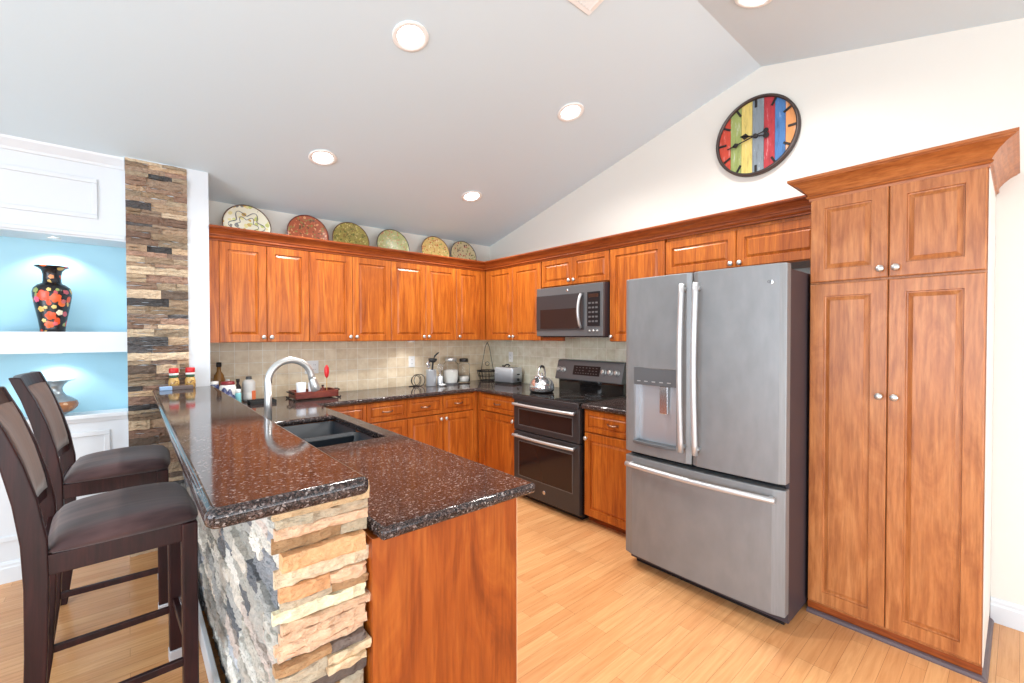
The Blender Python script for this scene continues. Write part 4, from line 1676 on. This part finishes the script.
# kettle on the cooktop
t = thing('kettle', 'shiny round steel kettle standing on the left of the cooktop', 'kettle', (-.455, -1.345, .9325), R(200))
obj('body', LB([(.085, 0), (.098, .004), (.111, .02), (.116, .045), (.111, .075), (.095, .105), (.069, .128), (.042, .140), (.034, .142)], 40), 'chrome', t, True)
obj('lid', LB([(.040, .139), (.038, .146), (.024, .153), (.008, .156), (.008, .162), (.013, .168), (.010, .176), (.002, .178)], 28), 'chrome', t, True)
obj('spout', T([(.075, 0, .09), (.10, 0, .115), (.118, 0, .145), (.124, 0, .152)], [.026, .019, .013, .012], 14), 'chrome', t, True)
pts = [(.068, 0, .12), (.072, 0, .17)]
for i in range(9):
    a = i * PI / 8
    pts.append((.066 * math.cos(a), 0, .185 + .052 * math.sin(a)))
pts += [(-.072, 0, .17), (-.068, 0, .12)]
obj('handle', T(pts, .0075, 10), 'chrome', t, True)
obj('grip', T([pts[i] for i in range(4, 9)], .0105, 12), 'rubber', t, True)
obj('base_ring', LB([(.10, .002), (.108, .010), (.112, .018), (.109, .020)], 36), 'iron', t, True)

# ------------------------------------------------------------------ things at the far end of the bar
t = thing('serving_board', 'flat grey-brown board with pale blue left end at the far end of the bar', 'board', (-3.055, -.56, ZB), R(2))
obj('board', B(-.035, .078, -.012, .030, 0, .024), 'board', t, bevel=.003)
obj('blue_end', B(-.100, -.035, -.014, .028, 0, .024), 'paleblue', t, bevel=.003, label='pale blue end')


def shaker(label, x, y):
    t = thing('spice_jar', label, 'jar', (x, y, ZB), 0, 'red-capped jars on the bar')
    obj('jar', LB([(.024, 0), (.030, .004), (.031, .045), (.026, .068), (.021, .075)], 24), decor('golden_jar_glaze', (.62, .38, .12), [(.72, .50, .18), (.25, .14, .05), (.80, .66, .40), (.45, .2, .08)], 70), t, True)
    obj('green_collar', LB([(.022, .073), (.026, .078), (.024, .090)], 22), 'green', t, True)
    obj('white_band', LB([(.024, .090), (.027, .093), (.027, .103), (.024, .105)], 22), 'white', t, True)
    obj('cap', LB([(.0265, .105), (.0275, .108), (.0275, .132), (.024, .138), (.002, .139)], 24), 'red', t, True)


shaker('small golden jar with red cap, left of the pair against the stone column', -3.075, -.475)
shaker('small golden jar with red cap, right of the pair beside the white wall', -2.985, -.470)

# ------------------------------------------------------------------ bottles on the worktop behind the bar
def bottle(name, label, x, y, prof, mt, cap, capm, cat='bottle', extra=None, sx=1, sy=1):
    t = thing(name, label, cat, (x, y, ZC), 0, None)
    obj('body', LB(prof, 28, sx=sx, sy=sy), mt, t, True)
    obj('cap', LB(cap, 22), capm, t, True)
    if extra:
        obj(extra[0], LB(extra[1], 28, sx=sx * 1.0, sy=sy * 1.0), extra[2], t, True)
    return t


bottle('glass_bottle', 'brown pump bottle standing closest to the white wall behind the bar', -2.775, -.13,
       [(.034, 0), (.040, .004), (.040, .18), (.032, .22), (.014, .25), (.013, .285)], 'amber', [(.017, .284), (.018, .288), (.018, .318), (.003, .320)], 'iron', extra=('label', [(.0405, .05), (.041, .052), (.041, .14), (.0405, .142)], 'gold'))
bottle('white_tub', 'white tub with dark red lid behind the raised bar', -2.745, -.32,
       [(.045, 0), (.052, .005), (.055, .10), (.053, .145), (.044, .16)], 'white', [(.046, .16), (.047, .163), (.044, .182), (.002, .185)], 'darkred', cat='tub')
bottle('dish_soap_bottle', 'large white bottle with orange label edge and grey cap on the worktop', -2.575, -.14,
       [(.036, 0), (.044, .006), (.046, .10), (.047, .145), (.038, .165), (.022, .175)], 'white', [(.021, .173), (.022, .176), (.019, .198), (.002, .20)], 'slate', extra=('orange_label', [(.0470, .02), (.0473, .022), (.0476, .07), (.0470, .072)], 'white'))
o = obj('label_patch', B(.012, .040, -.048, -.030, .015, .085), 'orange', bpy.data.objects['dish_soap_bottle'], bevel=.004, label='orange label patch')
bottle('soap_bottle', 'small teal bottle with white cap beside the bar edge', -2.695, -.42,
       [(.018, 0), (.021, .003), (.021, .095), (.016, .105)], 'teal', [(.017, .104), (.018, .106), (.018, .130), (.002, .131)], 'white')
bottle('small_bottle', 'small navy bottle with white cap behind the teal bottle', -2.70, -.22,
       [(.026, 0), (.029, .003), (.029, .11), (.015, .13)], 'navy', [(.016, .129), (.017, .131), (.017, .150), (.002, .151)], 'white')
bottle('small_bottle', 'small black bottle next to the large white bottle', -2.655, -.17,
       [(.020, 0), (.023, .003), (.023, .12), (.010, .145), (.010, .165)], 'iron', [(.012, .163), (.013, .165), (.013, .185), (.002, .186)], 'iron')
bottle('small_bottle', 'small black bottle with white collar behind the white tub', -2.71, -.08,
       [(.022, 0), (.024, .003), (.024, .13), (.012, .15), (.012, .165)], 'iron', [(.014, .163), (.015, .165), (.015, .18), (.002, .181)], 'white')
bottle('small_bottle', 'low white pot half hidden at the wall end behind the bar', -2.815, -.21,
       [(.028, 0), (.032, .003), (.032, .14), (.028, .155)], 'navy', [(.026, .155), (.027, .158), (.026, .18), (.002, .182)], 'white')
t = thing('sponge_tray', 'shallow black tray on the worktop below the large white bottle', 'tray', (-2.52, -.33, ZC))
bm = bmesh.new()
bx(bm, -.09, .09, -.06, .06, 0, .006)
for (a, b, c, d) in ((-.09, .09, -.06, -.054), (-.09, .09, .054, .06), (-.09, -.084, -.054, .054), (.084, .09, -.054, .054)):
    bx(bm, a, b, c, d, .006, .026)
obj('tray', bm, 'rubber', t, bevel=.002)
t = thing('folded_cloth', 'dark navy folded cloth heap in front of the white tub behind the bar', 'cloth', (-2.785, -.50, ZC))
bm = bmesh.new()
bmesh.ops.create_icosphere(bm, subdivisions=4, radius=1)
for v_ in bm.verts:
    n_ = noise.noise(v_.co * 2.3)
    v_.co = Vector((v_.co.x * .062, v_.co.y * .075, max(0, (v_.co.z + .75) * .075 * (1 + n_ * .35) + n_ * .006)))
obj('folds', bm, 'navy', t, True)
